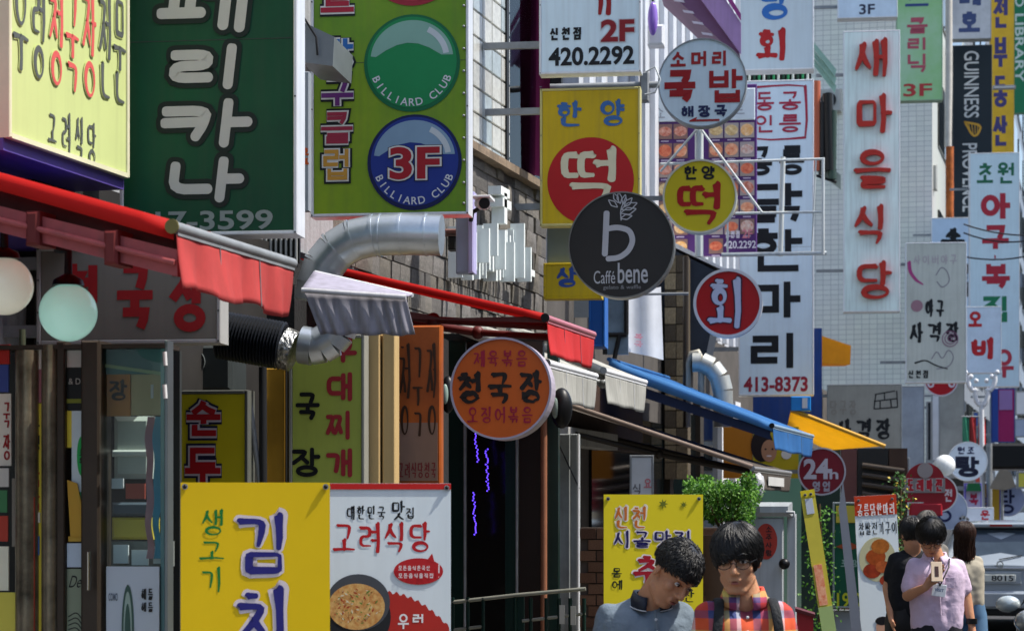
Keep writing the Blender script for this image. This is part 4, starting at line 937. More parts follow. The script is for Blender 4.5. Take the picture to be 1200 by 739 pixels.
MB().add([(f.x(963),0,f.z(393)),(f.x(997),0,f.z(405)),(f.x(996),0,f.z(427)),(f.x(963),0,f.z(425)),(f.x(963),1,f.z(400)),(f.x(990),1,f.z(404)),(f.x(990),1,f.z(425)),(f.x(963),1,f.z(425))],
   [(0,1,2,3),(7,6,5,4),(0,4,5,1),(1,5,6,2),(2,6,7,3),(3,7,4,0)]).build('cover', YEF, f.o)
f = Fr('blue_light_box', 'small bright blue box under the corner of the tall black lettered sign', 'box', 938, 474, 26.5)
MB().cbox(f.x(927), f.x(950), 0, .2, f.z(481), f.z(464), .01).build('casing', M('bright_blue', (40,140,220), .4), f.o)
MB().box(f.x(940), f.x(946), -.01, -.001, f.z(478), f.z(466)).build('lens', WHITE, f.o)
# purple canopy high up
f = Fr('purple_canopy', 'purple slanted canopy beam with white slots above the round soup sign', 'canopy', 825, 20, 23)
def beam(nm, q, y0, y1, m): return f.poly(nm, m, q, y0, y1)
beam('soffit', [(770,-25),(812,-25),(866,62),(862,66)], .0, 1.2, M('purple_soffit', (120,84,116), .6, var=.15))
beam('fascia', [(800,-30),(830,-30),(868,30),(868,66)], -.06, -.002, M('sunlit_purple', (176,142,190), .5, var=.12, streak=.2))  # sunlit face of the beam painted in a lighter purple
beam('trim', [(832,-30),(838,-30),(868,20),(868,28)], -.09, -.061, M('magenta_trim', (150,60,130), .5))
for i in range(5):
    a = i*14; f.poly('slot', C('c8c0cc'), [(789+a*.78,4+a*.95-6),(801+a*.78,6+a*.95-6),(803+a*.78,9+a*.95-6),(791+a*.78,7+a*.95-6)], -.012, -.001)
f = Fr('lilac_lantern', 'glossy lilac hanging lantern beside the white 2F sign', 'lantern', 765, 22, 22)
MB().ball((0,0,0), (6*f.s,6*f.s,20*f.s), 16, 12).build('shade', M('lilac_gloss', (140,104,196), .15, coat=.5), f.o); f.tube('cord', BLACK, [(765,2),(765,-60)], .01)
MB().cbox(f.x(758), f.x(777), .1, .3, f.z(50), f.z(26), .02).build('holder', WHITE, f.o)
f = Fr('green_awning_edge', 'pale green corrugated canopy edge beside the white sign with blue and red letters', 'canopy', 965, 75, 31)
for i in range(3):
    f.poly('corrugated_panel', M('sea_green_panel', (140,176,164), .5, .1, .15, 4), [(953,48+i*9),(980,82+i*9),(978,90+i*9),(953,56+i*9)], .0+i*.04, .03+i*.04)
f = Fr('balcony_clutter', 'dark railing with orange and green odds and ends beside the tall black lettered sign', 'railing', 965, 150, 33)
for a in ((957,95,957,200,.06,C('a8583c')),(964,120,963,205,.05,DARK),(970,110,972,200,.08,BLACK),(976,130,975,210,.06,C('30443c'))): f.tube('bar', a[5], [(a[0],a[1]),(a[2],a[3])], a[4])
for i in range(6): f.tube('crossbar', BLACK, [(955,205-i*14),(980,214-i*14)], .02)
f.poly('sheet_edge', M('pale_sheet', (150,160,150), .5), [(953,178),(985,205),(985,222),(953,196)], .05, .09)
f = Fr('pot_row', 'dark gap with tiny green and white bottles between the two white signs', 'shelf', 915, 88, 29.5)
MB().box(f.x(868), f.x(950), .1, .4, f.z(95), f.z(82)).build('shelf', BLACK, f.o)
for i in range(14): MB().caps((f.x(873+i*5.6), .05, f.z(93)), (f.x(873+i*5.6), .05, f.z(86)), .018, .016, 8).build('bottle', [C('2c8a58'), C('c8d0cc'), C('184030')][i % 3], f.o)
# white pipe frame
f = Fr('white_pipe_frame', 'white welded pipe frame standing out in front of the tall black lettered sign', 'frame', 880, 240, 24.3)
WP = M('pipe_frame_white', (206,212,210), .4, .1, .1, 4, streak=.3)
for q, r_ in (([(820,150),(820,300)],.065), ([(775,190),(965,188)],.02), ([(862,250,-.02),(963,250,-.02)],.02), ([(846,298,-.02),(967,298,-.02)],.03), ([(963,188,-.04),(963,300,-.04)],.024), ([(917,184,.05),(914,300,.05)],.038), ([(853,250),(853,300)],.015),
        ([(823,152,-.05),(893,250,-.05)],.018), ([(817,152,-.05),(775,200,-.05)],.018), ([(955,188,0),(950,298,0)],.012)): f.tube('pipe', WP, q, r_*.72)
# round duct: horizontal pipe, elbow down, flexible hose
f = Fr('exhaust_duct', 'large silver exhaust duct bending down in front of the stone wall', 'duct', 430, 300, 11.2)
R = 24*f.s
def ductseg(nm, pts, r_, n=28): return MB().tube([(f.x(p[0]), p[2] if len(p) > 2 else 0, f.z(p[1])) for p in pts], r_, n, smooth=True).build(nm, DUCT, f.o)
path = [(518,277),(470,275),(438,276),(414,281),(393,293),(379,310),(371,332),(368,352)]
for i in range(len(path)-1):
    a, b = path[i], path[i+1]; ductseg('segment', [a, b], [R*(1+.015*(i % 2)), R*(1.0+.015*((i+1) % 2))])
    if i: 
        q = f.p(*a); dr = Vector((b[0]-path[i-1][0], 0, -(b[1]-path[i-1][1]))).normalized()*.006
        MB().tube([(q[0]-dr.x, 0, q[1]-dr.z), (q[0]+dr.x, 0, q[1]+dr.z)], R*1.045, 28).build('seam', DUCT, f.o)
for x_ in (446, 500): MB().tube([(f.x(x_-1), 0, f.z(276)), (f.x(x_+1), 0, f.z(276))], R*1.05, 28).build('seam', DUCT, f.o)
f2 = Fr('exhaust_elbow', 'silver duct elbow with taped joint and black ribbed hose under the lilac awning', 'duct', 350, 405, 11.0)
path = [(366+34*math.cos(a_), 372+34*math.sin(a_)) for a_ in [math.radians(d_) for d_ in range(-10, 111, 20)]]
for i in range(len(path)-1):
    a, b = path[i], path[i+1]; e = ((b[0]-a[0])*.12, (b[1]-a[1])*.12)
    MB().tube([(f2.x(a[0]-e[0]),0,f2.z(a[1]-e[1])),(f2.x(b[0]+e[0]),0,f2.z(b[1]+e[1]))], [(21.6+.5*(i%2))*f2.s, (21.6+.5*(i%2))*f2.s], 28).build('segment', DUCT, f2.o)
MB().tube([(f2.x(345),0,f2.z(412)),(f2.x(331),0,f2.z(407))], [24*f2.s, 25*f2.s], 24).build('tape', M('foil_tape', (190,190,186), .3, .9, .3, 20, bump=1., bscale=30), f2.o)
mb = MB(); pts = []; rs = []
for i in range(41):
    u = i/40; pts.append((f2.x(332-76*u), 0, f2.z(405-14*u+0*u*u))); rs.append((27+(1.6 if i % 2 else -1.2))*f2.s)
mb.tube(pts, rs, 28, smooth=False).build('hose', M('black_hose', (20,24,31), .45, var=.2), f2.o)
# far duct
f = Fr('far_exhaust_elbow', 'pale segmented exhaust elbow rising beside the blue awning', 'duct', 835, 440, 23.5)
path = [(812,424),(822,424),(834,430),(843,442),(847,458),(848,500)]
for i in range(len(path)-1):
    a, b = path[i], path[i+1]; MB().tube([(f.x(a[0]),0,f.z(a[1])),(f.x(b[0]),0,f.z(b[1]))], 11.5*f.s*(1+.03*(i % 2)), 20).build('segment', M('duct_pale', (196,198,190), .4, .6, .15, 5), f.o)
f.tube('thin_pipe', M('thin_pipe', (170,166,152), .5, .3), [(806,500),(806,425),(810,414),(818,412),(822,420),(822,470)], .035)
f.tube('post', BROWNF, [(804,300),(804,500)], .03)
# letters on the stone wall seen edge-on (raised white channel letters), camera
tl = thing('channel_letters', 'cluster of raised white channel letters seen edge on along the stone wall', 'lettering', atX(535, 300, -4.4), 0)
LM = M('channel_white', (236,244,242), .5, var=.08, streak=.12)
oX, oY, oZ = tl.location
rc_ = random.Random(8)
for px in range(537, 611, 4):
    p = atX(px, 266+rc_.randrange(-8,14)+(px-537)*.12, -4.4); q = atX(px, 322+rc_.randrange(-8,8), -4.4); w_ = rc_.uniform(.015,.05)
    MB().box(-.06+rc_.uniform(-.02,.02), .03, p.y-oY, p.y-oY+w_, q.z-oZ, p.z-oZ).build('letter', LM, tl)
for (px, y0, y1, wd) in ((538,258,322,.03),(556,268,308,.03),(566,262,300,.03),(575,270,316,.03),(586,284,330,.03),(598,262,326,.03),(606,290,330,.03)):
    p = atX(px, y0, -4.4); q = atX(px, y1, -4.4)
    MB().box(0, .11, p.y-oY, p.y-oY+wd, q.z-oZ, p.z-oZ).build('letter', LM, tl)
    if int(px) % 3 == 0: MB().box(0, .1, p.y-oY+wd+.003, p.y-oY+wd+.14, q.z-oZ+.05, q.z-oZ+.1).build('letter', LM, tl)
for (px, y0, y1, wd) in ((572,218,228,.25),(574,232,242,.25),(576,226,262,.08)):
    p = atX(px, y0, -4.4); q = atX(px, y1, -4.4)
    MB().box(0, .1, p.y-oY, p.y-oY+wd, q.z-oZ, p.z-oZ).build('letter', LM, tl)
f = Fr('security_camera', 'white security camera on a black arm by the right edge of the lime sign', 'camera', 568, 240, 14.5)
MB().tube([(f.x(560),.12,f.z(235)),(f.x(569),-.06,f.z(240))], .042, 16).build('housing', WHITE, f.o)
MB().tube([(f.x(569),-.062,f.z(240)),(f.x(570),-.09,f.z(240.4))], .036, 16).build('lens', BLACK, f.o)
MB().cbox(f.x(556), f.x(577), -.1, .12, f.z(234), f.z(231), .004).build('hood', WHITE, f.o)
f.tube('arm', BLACK, [(560,243,.05),(552,247,.06),(549,256,.1)], .015)
f = Fr('metal_cabinet', 'tall blue grey metal panel under the security camera', 'cabinet', 548, 285, 14.7)
MB().cbox(f.x(534), f.x(553), 0, .1, f.z(320), f.z(250), .01).build('panel', M('lilac_metal', (150,160,184), .4, .3), f.o)
MB().cbox(f.x(549), f.x(556), -.03, .1, f.z(320), f.z(225), .01).build('edge', M('lilac_edge', (186,182,226), .4), f.o)
f = Fr('rusty_ledge', 'small rusty metal ledge on the stone wall above the red bar', 'ledge', 525, 275, 14.9)
MB().cbox(f.x(500), f.x(540), 0, .2, f.z(273), f.z(268), .01).build('shelf', M('dusty_rose_metal', (150,108,98), .7, var=.3), f.o)
MB().cbox(f.x(524), f.x(534), .02, .15, f.z(292), f.z(276), .01).build('bracket', DARK, f.o)
f = Fr('lattice_window', 'small white lattice window under the corner of the green sign', 'window', 325, 288, 12.3)
MB().box(f.x(296), f.x(350), .02, .05, f.z(308), f.z(274)).build('pane', BLACK, f.o)
for i in range(9): MB().box(f.x(298+i*6), f.x(300+i*6), 0, .018, f.z(307), f.z(275)).build('bar', M('lattice_white', (176,180,178), .5), f.o)
# ================================================================= things under the awnings, left
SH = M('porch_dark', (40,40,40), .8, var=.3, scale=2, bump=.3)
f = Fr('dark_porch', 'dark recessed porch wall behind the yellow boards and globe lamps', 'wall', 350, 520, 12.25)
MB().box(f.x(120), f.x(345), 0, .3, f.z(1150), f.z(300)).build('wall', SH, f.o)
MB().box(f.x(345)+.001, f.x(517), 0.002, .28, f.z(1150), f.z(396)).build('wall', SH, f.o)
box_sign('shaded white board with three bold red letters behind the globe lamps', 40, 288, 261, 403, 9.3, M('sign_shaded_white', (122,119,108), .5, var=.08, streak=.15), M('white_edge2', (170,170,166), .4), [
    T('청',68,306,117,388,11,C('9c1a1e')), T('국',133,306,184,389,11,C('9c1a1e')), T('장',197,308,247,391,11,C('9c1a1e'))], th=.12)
def globe(label, cx, cy, d, m):
    f = Fr('globe_lamp', label, 'lamp', cx, cy, d, None, 'globe lamps under the red awning'); r = 34*f.s
    MB().ball((0,0,0), r, 32, 20).build('globe', m, f.o)
    MB().tube([(0,0,r*.93),(0,0,r*1.12),(0,0,r*1.3)], [r*.55,r*.5,r*.2], 20).build('cap', BLACK, f.o)
    MB().tube([(0,0,r*1.3),(0,0,r*2.1),(-.05,0,r*2.2)], .016, 8).build('stem', DARK, f.o)
globe('milky globe lamp cut by the edge beneath the red awning', 5, 335, 8.0, M('opal_warm', (240,240,226), .2, var=.03, scale=4, trans=.25, coat=.5, emit=.14))
globe('greenish glass globe lamp in front of the red lettered white board', 80, 366, 8.3, M('opal_green', (214,255,246), .2, var=.03, scale=4, trans=.25, coat=.5, emit=.14))
# restaurant door front
def CB(h):
    return M('poster_'+h, tuple(min(245, int(int(h[i:i+2], 16)*1.22)) for i in (0, 2, 4)), .45, var=.06, scale=5.)
f = Fr('glass_shopfront', 'shiny steel and glass restaurant door front plastered with posters', 'shopfront', 100, 560, 8.9)
def fb_(nm, m, x0, y0, x1, y1, f0=0., f1=.02, ch=0): return f.box(nm, m, x0, y0, x1, y1, f0, f1, ch)
DM = M('mottled_steel', (150,140,118), .3, .45, .5, 5, bump=.5, bscale=5)
f.tube('steel_post', DM, [(30,410),(30,900)], .048, n=20); f.tube('steel_post', DM, [(58,404),(58,900)], .036, n=20)
f.tube('steel_post', M('post_green', (96,104,84), .4, .5, .2, 5), [(24,385),(24,760)], .014)
fb_('header', BROWNF, -30, 404, 200, 409, -.03, .15)
fb_('door_frame', BROWNF, 100, 400, 122, 900, -.06, .1, .008); fb_('door_frame', BROWNF, 68, 400, 78, 900, -.03, .05, .005)
fb_('door_frame', M('alu_edge', (120,130,134), .35, .7), 197, 400, 201, 900, -.03, .05, .003)
fb_('back_panel', M('interior_dark', (46,50,50), .7), -60, 405, 188, 900, .3, .33)
MB().add([(f.x(123),-.006,f.z(900)),(f.x(196.5),-.006,f.z(900)),(f.x(196.5),-.006,f.z(404)),(f.x(123),-.006,f.z(404))],[(0,1,2,3)]).build('door_pane', Mglass('door_glass', (222,238,236), .3, .02), f.o)
fb_('edge_pane', M('edge_glass', (130,164,172), .1, .1), 190, 404, 196.5, 900, .0, .01)
fb_('teal_band', M('teal_board', (84,140,146), .4), 122, 404, 190, 438, .03, .04)
f.poly('green_stripe', C('a8c8a0'), [(122,426),(190,436),(190,440),(122,430)], .02, .025)
fb_('orange_poster', C('c8843c', streak=.1), 122, 436, 150, 487, .04, .05)  # reflection of the orange brown board, built as a panel
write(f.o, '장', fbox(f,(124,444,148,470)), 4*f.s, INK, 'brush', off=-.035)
fb_('cream_curtain', M('reflected_cream', (206,192,150), .6, var=.12), 150, 438, 190, 486, .05, .06)  # reflected beige posts, painted on a flat panel
fb_('appliance', M('dull_white', (190,198,190), .4, var=.15), 122, 486, 168, 560, .12, .2, .02); fb_('appliance_lid', M('dull_white2', (214,220,214), .4), 122, 526, 168, 534, .1, .119, .01)
fb_('shelf_box', M('slate_box', (86,98,110), .5), 122, 588, 172, 604, .1, .2, .01); fb_('yellow_crate', C('c8b43c'), 122, 606, 172, 632, .1, .2, .01)
fb_('dark_counter', M('dark_counter', (110,116,112), .5), 122, 634, 190, 664, .1, .2)
for (x0, m1) in ((171,C('b8828a')),(180,C('4a9ab8'))):
    mb = MB().grid((f.x(x0),.02,f.z(654)),(f.x(x0+8),.02,f.z(654)),(f.x(x0+9),.02,f.z(488)),(f.x(x0),.02,f.z(488)),4,30,lambda u,v:(.004*math.sin(v*20),.01*math.sin(v*14+u),0)); mb.build('hanging_cloth', m1, f.o)
PB = M('poster_pale_blue', (184,200,214), .5, var=.03)
fb_('poster', PB, 127, 663, 190, 900, -.02, -.012)
mb = MB().disc(f.x(153), f.z(738), 7.5*f.s, -.023, n=36, rz=54*f.s); mb.build('logo_print', C('3c5c54'), f.o); MB().disc(f.x(153), f.z(738), 5*f.s, -.0245, n=36, rz=46*f.s).build('logo_print', C('9ab4ac'), f.o); MB().disc(f.x(153), f.z(742), 3.6*f.s, -.026, n=36, rz=36*f.s).build('logo_print', C('3c5c54'), f.o)
write(f.o, '해들', fbox(f,(168,688,184,702)), 1.6*f.s, INK, off=.024); write(f.o, '해들', fbox(f,(168,704,184,716)), 1.3*f.s, INK, off=.024); latin(f.o, 'COMO', fbox(f,(130,694,141,703)), C('607080'), off=.024)
fb_('yellow_strip', CB('b8a834'), 32, 472, 48, 900, -.0, .012)
write(f.o, '우렁', fbox(f,(34,484,46,530)), 2*f.s, INK, vert=True, off=.002); write(f.o, '쌈밥', fbox(f,(34,545,46,600)), 2*f.s, INKR, vert=True, off=.002)
fb_('red_brown_strip', CB('7a2c1c'), 33, 582, 42, 900, -.03, -.02)
fb_('white_poster', CB('b8b4ae'), 33, 405, 62, 432, .0, .012); fb_('pink_poster', CB('8a5860'), 33, 432, 55, 471, .0, .012)
fb_('poster', CB('c8c4b8'), -10, 460, 8, 545, .02, .03); write(f.o, '국장', fbox(f,(-2,466,8,542)), 2.2*f.s, INKR, vert=True, off=-.018)
fb_('red_poster', CB('a82820'), -10, 402, 6, 425, .02, .03); fb_('blue_poster', CB('3a4a8a'), -10, 426, 5, 458, .02, .03)
fb_('yellow_poster', CB('b8b04a'), -10, 694, 22, 900, -.0, .012); fb_('small_poster', CB('c8c8b4'), -10, 640, 6, 692, .01, .02)
fb_('black_poster', CB('14181a'), 78, 430, 100, 480, -.0, .012); latin(f.o, '& DE', fbox(f,(80,443,99,450)), CB('9a9c98'), bold=0, off=.002)
fb_('pale_poster', CB('a8a8a4'), 78, 410, 100, 430, -.0, .012); fb_('olive_strip', CB('6c7424'), 78, 467, 100, 472, -.004, -.0005)
fb_('yellow_poster', CB('c0b43c'), 77, 481, 85, 524, -.0, .012); fb_('poster', CB('b4c4c8'), 84, 481, 100, 590, -.004, .008)
MB().disc(f.x(96), f.z(534), 5.5*f.s, -.007, n=30, rz=23*f.s).build('logo_print', CB('1c9a4c'), f.o); write(f.o, '초록', fbox(f,(93,525,99,545)), 1*f.s, INK, vert=True, off=.009)
fb_('green_base', CB('1c7a54'), 92, 576, 100, 590, -.008, -.0045)
f.poly('gold_bag', CB('a8842c'), [(80,562),(92,566),(97,590),(99,628),(84,628)], -.02, -.012); fb_('blue_leaflet', CB('a4b4c0'), 79, 636, 98, 664, -.01, -.002)
fb_('sage_poster', CB('7a8470'), 78, 666, 99, 900, -.0, .012); latin(f.o, 'Deli', fbox(f,(80,674,99,688)), INK, bold=0, off=.002, slant=.3)
mb = MB()
for i in range(6): ribbon(mb, [f.p(80,722+i*5), f.p(90,716+i*6), f.p(98,728+i*6)], 1.2*f.s, 'round', .002+i*.0002, i)
mb.build('sandwich_print', INK, f.o)
for i_, (x0_, y0_, x1_, y1_, c_) in enumerate(((33,600,46,612,'d8d4c0'),(34,628,45,650,'3a6ab0'),(70,640,77,700,'c8b8a8'),(80,628,99,634,'d0a83c'),(-8,548,8,570,'d8d8d0'),(-8,574,6,600,'4a8a5a'),(-8,604,7,634,'c04838'),(12,560,19,640,'8a8478'),(126,560,140,572,'d8dce0'),(143,566,166,584,'b04a38'),(128,638,146,660,'dfe4e8'),(150,644,170,662,'e8ecee'),(176,640,188,660,'f0f2f2'))):
    fb_('sticker', C(c_), x0_, y0_, x1_, y1_, -.006 if x0_ < 100 else .06, .001 if x0_ < 100 else .07)
fb_('door_handle', M('handle_steel', (190,188,180), .2, 1.), 113, 645, 116, 690, -.12, -.09, .004)
for y in (414, 452): f.tube('glint_clip', M('glint_paint', (225,228,230), .3), [(199,y,-.05),(200,y+16,-.05)], .009)  # pale rods stand for highlights on the door glass
f.tube('glint_clip', M('glint_paint', (225,228,230), .3), [(180,451,.0),(180,467,.0)], .006)
# air conditioner unit and 순두부 sign
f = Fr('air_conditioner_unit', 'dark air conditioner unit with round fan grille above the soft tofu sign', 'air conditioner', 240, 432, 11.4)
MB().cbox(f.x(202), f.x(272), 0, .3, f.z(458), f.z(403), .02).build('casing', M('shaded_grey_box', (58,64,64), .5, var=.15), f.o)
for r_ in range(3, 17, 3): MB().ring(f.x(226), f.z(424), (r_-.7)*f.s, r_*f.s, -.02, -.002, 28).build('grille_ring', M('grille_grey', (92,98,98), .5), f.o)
MB().tube([(f.x(226),-.01,f.z(424)),(f.x(226),-.03,f.z(424))], .012, 12).build('fan_hub', BLACK, f.o)
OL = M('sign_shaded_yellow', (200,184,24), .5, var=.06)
WO = C('c8bcc0')
box_sign('shaded yellow sign with red letters ringed white and navy below the air conditioner', 200, 457, 292, 632, 10.7, OL, M('grey_frame', (96,98,92), .5), [
    T('순',216,467,262,512,7,C('a81820'),o=((5,C('20203a')),(2.4,WO))), T('두',214,522,262,568,7,C('a81820'),o=((5,C('20203a')),(2.4,WO))), T('부',214,576,262,622,7,C('a81820'),o=((5,C('20203a')),(2.4,WO)))], th=.12, bracket=False)
f = Fr('leaning_pole', 'thin grey metal strut beside the shaded yellow sign', 'strut', 297, 520, 10.75)
f.tube('pole', GALV, [(291,460),(308,590)], .014); f.tube('pole', DARK, [(308,430),(309,700)], .02)
f = Fr('cutlery_poster', 'dark poster scrap with white marks behind the big yellow kimchi banner', 'poster', 208, 660, 10.2)
MB().box(f.x(200), f.x(214), 0, .02, f.z(900), f.z(686)).build('sheet', C('8a9098'), f.o); write(f.o, '수', fbox(f,(201,700,212,716)), 2.4*f.s, INK, off=.003)
MB().box(f.x(200), f.x(214), 0, .02, f.z(682), f.z(632)).build('upper_sheet', C('3c4450'), f.o)
# army stew board
LG_ = M('sign_green_yellow', (176,190,84), .5, var=.1, scale=1.2, streak=.08)
box_sign('pale green yellow board with red and black letters in two columns', 338, 392, 428, 640, 11.5, LG_, M('white_edge3', (150,150,140), .4), [
    T('부',386,394,419,425,5.5,C('a83038'),style='round'), T('대',381,436,415,470,5.5,C('a83038'),style='round'), T('찌',381,481,415,515,5,C('a83038'),style='round'), T('개',381,525,415,559,5.5,C('a83038'),style='round'),
    T('국',346,458,375,492,5,INK,style='round'), T('장',340,524,376,559,5,INK,style='round')], th=.1, bracket=False)
f = Fr('amber_panel', 'tall amber panel left of the pale green yellow board', 'panel', 325, 520, 11.52)
MB().cbox(f.x(311), f.x(335), 0, .1, f.z(1000), f.z(431), .006).build('panel', M('amber_board', (184,140,44), .5, var=.35, scale=1.2), f.o); f.tube('edge', WHITE, [(311,431,-.01),(311,900,-.01)], .006); f.tube('edge', DARK, [(336,431,-.01),(336,900,-.01)], .006)
BG = M('beige_post', (196,168,116), .6, var=.08, scale=2, streak=.12)
for lab, x0, x1 in (('wider beige square post beside the pale green yellow board',431,445),('narrower beige square post beside the orange brown board',448,463)):
    f = Fr('beige_post', lab, 'post', (x0+x1)/2, 560, 11.6, None, 'beige posts'); MB().cbox(f.x(x0), f.x(x1), 0, .12, f.z(1080), f.z(388), .006).build('post', BG, f.o)
f = Fr('sliding_board', 'orange brown board with smeared tall dark letters beside the beige posts', 'sign', 490, 470, 11.9)
MB().cbox(f.x(463), f.x(517), 0, .08, f.z(1050), f.z(381), .01).build('board', M('amber_brown', (186,98,34), .45, var=.55, scale=1.4, rgb2=(120,56,30)), f.o)
MB().box(f.x(464.5), f.x(513), -.004, -.001, f.z(563), f.z(495)).build('lower_print', C('8c7264'), f.o)
write(f.o, '청국장', fbox(f,(466,402,514,512)), 3*f.s, C('3a2416'), 'brush', off=.006); write(f.o, '고려식당청국', fbox(f,(466,541,512,560)), 1.4*f.s, C('7a2c30'), off=.006, gap=.1)
# orange round sign
round_sign('orange round sign with dark brush letters between two crimson lines', 587, 455, 60, 11.3, M('sign_orange', (216,98,26), .45, var=.1, scale=1.5), M('lilac_rim', (186,176,190), .4), [
    T('제육볶음',553,410,620,430,2.2,C('a81838'),style='brush'), T('청국장',532,434,640,474,6.2,C('241812'),style='brush',jit=.03), T('오징어볶음',546,476,626,496,2.2,C('a81838'),style='brush')], rim=2.4, th=.18, bracket=False)
# ================================================================= banners
def banner(name, label, x0, y0, x1, y1, d, face, texts, lean=0., edge=None, foot=True):
    f = Fr(name, label, 'banner', (x0+x1)/2, y0, d, YAW*1.35)
    X0, X1, Z0 = f.x(x0), f.x(x1), f.z(y1)
    MB().grid((X0,0,Z0),(X1,0,Z0),(X1,0,0),(X0,0,0),14,24,lambda u,v:(0,-.0097,0), smooth=False).build('sheet', face, f.o)
    md_ = f.o.children[0].modifiers.new('solidify', 'SOLIDIFY'); md_.thickness = .002; md_.offset = -1
    zb = .0 - f.o.location.z + .14
    f.tube('support_pole', DARK, [((x0+x1)/2, y0+2, .12), ((x0+x1)/2, y0+(-zb)/f.s, .12)], .011)
    for xx, yy in ((x0+5,y0+5),(x1-5,y0+5)):
        MB().ring(f.x(xx), f.z(yy), .005, .011, -.02, -.012, 14).build('grommet', GALV, f.o); MB().ball((f.x(xx), -.018, f.z(yy)), .008, 10, 6).build('knob', BLACK, f.o)
        MB().tube([(f.x((x0+x1)/2), .1, -.5), (f.x(xx), .02, f.z(yy))], .005, 6).build('spreader', BLACK, f.o)
    if edge: MB().box(X0, X1, -.014, -.01, f.z(y0+edge[0]), -.001).build('top_band', edge[1], f.o)
    put_texts(f, texts, off=.0105); 
    f.o.rotation_euler[1] = lean; return f
KY = M('banner_yellow', (230,194,6), .5, var=.05, scale=2)
OWW = C('e0d4d8')
banner('banner_stand', 'big yellow kimchi banner with green side letters and navy main letters', 213, 565, 386, 1050, 8.3, KY, [
    T('생',236,596,263,628,3.2,C('1c7a34'),style='brush'), T('고',234,632,264,657,3.2,C('1c7a34'),style='brush'), T('기',236,663,262,694,3.2,C('1c7a34'),style='brush'),
    T('김',274,600,340,674,9,C('2a2878'),style='brush',o=((4.5,OWW),)), T('치',274,686,340,764,9.5,C('2a2878'),style='brush',o=((4.5,OWW),)), T('찌',274,776,340,850,9.5,C('2a2878'),style='brush',o=((4.5,OWW),)), T('개',274,860,340,935,9.5,C('2a2878'),style='brush',o=((4.5,OWW),))])
BWH = M('banner_white', (228,240,244), .5, var=.05, scale=1.2, streak=.06)
f = banner('banner_stand', 'white restaurant banner with red top band and stew bowl', 380, 566, 528, 1000, 9.4, BWH, [
    T('대한민국',405,592,453,609,2,INK,style='brush'), T('맛',458,586,475,610,2.6,INK,style='brush'), T('집',475,594,486,608,1.8,INK,style='brush'),
    T('고려식당',389,611,506,648,4.2,C('c02026'),style='brush',gap=.06), T('우렁',464,718,498,737,2.1,C('f0f0f0'),o=((1.,C('7a1414')),)), T('쌈밥정식',440,744,510,770,4,C('f0f0f0'))], edge=(7,C('c42420')))
mb = MB().disc(f.x(490), f.z(669), 29*f.s, -.013, n=40, rz=15.5*f.s); mb.poly([f.p(500,656),f.p(506,648),f.p(509,659)], -.0134); mb.build('speech_bubble_print', C('c0242a'), f.o)
write(f.o, '모든음식은국산', fbox(f,(466,662,504,668)), .9*f.s, C('e8d8d8'), off=.016, gap=.1); write(f.o, '모든음식을직접', fbox(f,(466,671,508,677)), .9*f.s, C('e8d8d8'), off=.016, gap=.1); write(f.o, '!', fbox(f,(510,660,518,677)), 1.6*f.s, C('f0e0e0'), off=.016)
# red swoosh and bowl
pts = [(450,695)]+[(450+80*u, 693+2*math.sin(u*60)+46*u*u) for u in [i/40 for i in range(41)]]+[(527,860),(430,860),(440,760)]
f.poly('red_swoosh_print', C('b83028'), [p for p in pts if p[0] <= 527], -.0128)
bx, by = 420, 708
MB().disc(f.x(bx), f.z(by+14), 38*f.s, -.0136, n=48, rz=40*f.s).build('bowl_print', C('26282c'), f.o)
MB().disc(f.x(bx), f.z(by-3), 37*f.s, -.0144, n=48, rz=33*f.s).build('bowl_print', C('4c5056'), f.o)
MB().disc(f.x(bx-2), f.z(by+2), 33*f.s, -.0152, n=48, rz=27*f.s).build('stew_print', M('stew', (186,120,60), .5, var=.5, scale=45, rgb2=(226,190,120)), f.o)
mb1, mb2, mb3 = MB(), MB(), MB()
for i in range(90):
    a = rnd.random()*6.28; r_ = math.sqrt(rnd.random()); x_, y_ = bx-2+r_*28*math.cos(a), by+2+r_*22*math.sin(a); w_, h_ = rnd.uniform(2,6)*f.s, rnd.uniform(.8,1.8)*f.s; th_ = rnd.random()*3.1
    q = [(f.x(x_)+w_*math.cos(th_+b)*(1 if k % 2 else .35)*.5, f.z(y_)+w_*math.sin(th_+b)*(1 if k % 2 else .35)*.5) for k, b in enumerate((0,1.57,3.14,4.71))]
    (mb1, mb2, mb3)[i % 3].poly(q, -.0158-.00003*i)
mb1.build('garnish_print', C('e0d8b8'), f.o); mb2.build('garnish_print', C('5c8a3a'), f.o); mb3.build('garnish_print', C('a83c28'), f.o)
f = banner('banner_stand', 'yellow country restaurant banner behind the man in the grey shirt', 707, 579, 824, 960, 13, M('banner_lemon', (230,212,34), .5, var=.04, scale=2), [
    T('신천',717,593,759,620,3.,C('c8702c'),style='brush',o=((2,C('ece4d0')),)), T('시골맛집',716,621,812,642,2.8,C('24205c'),style='brush',o=((1.8,C('ece4e0')),),gap=.1), T('추',741,650,775,684,5.4,C('a81c2c'),style='brush',o=((2,C('ece4e0')),)),
    T('몸에',716,663,729,692,1.8,C('28301c'),vert=True,style='brush'), T('산',800,690,814,706,1.8,C('28301c'),style='brush')], lean=0)
mb = MB()
for cx_, cy_, r_ in ((777,590,6),(801,591,4.5),(815,600,0)):
    if r_: mb.poly([(f.x(cx_)+(r_ if k % 2 == 0 else r_*.4)*f.s*math.cos(k*math.pi/7), f.z(cy_)+(r_ if k % 2 == 0 else r_*.4)*f.s*math.sin(k*math.pi/7)) for k in range(14)], -.0125)
mb.build('maple_leaf_print', C('6c7424'), f.o)
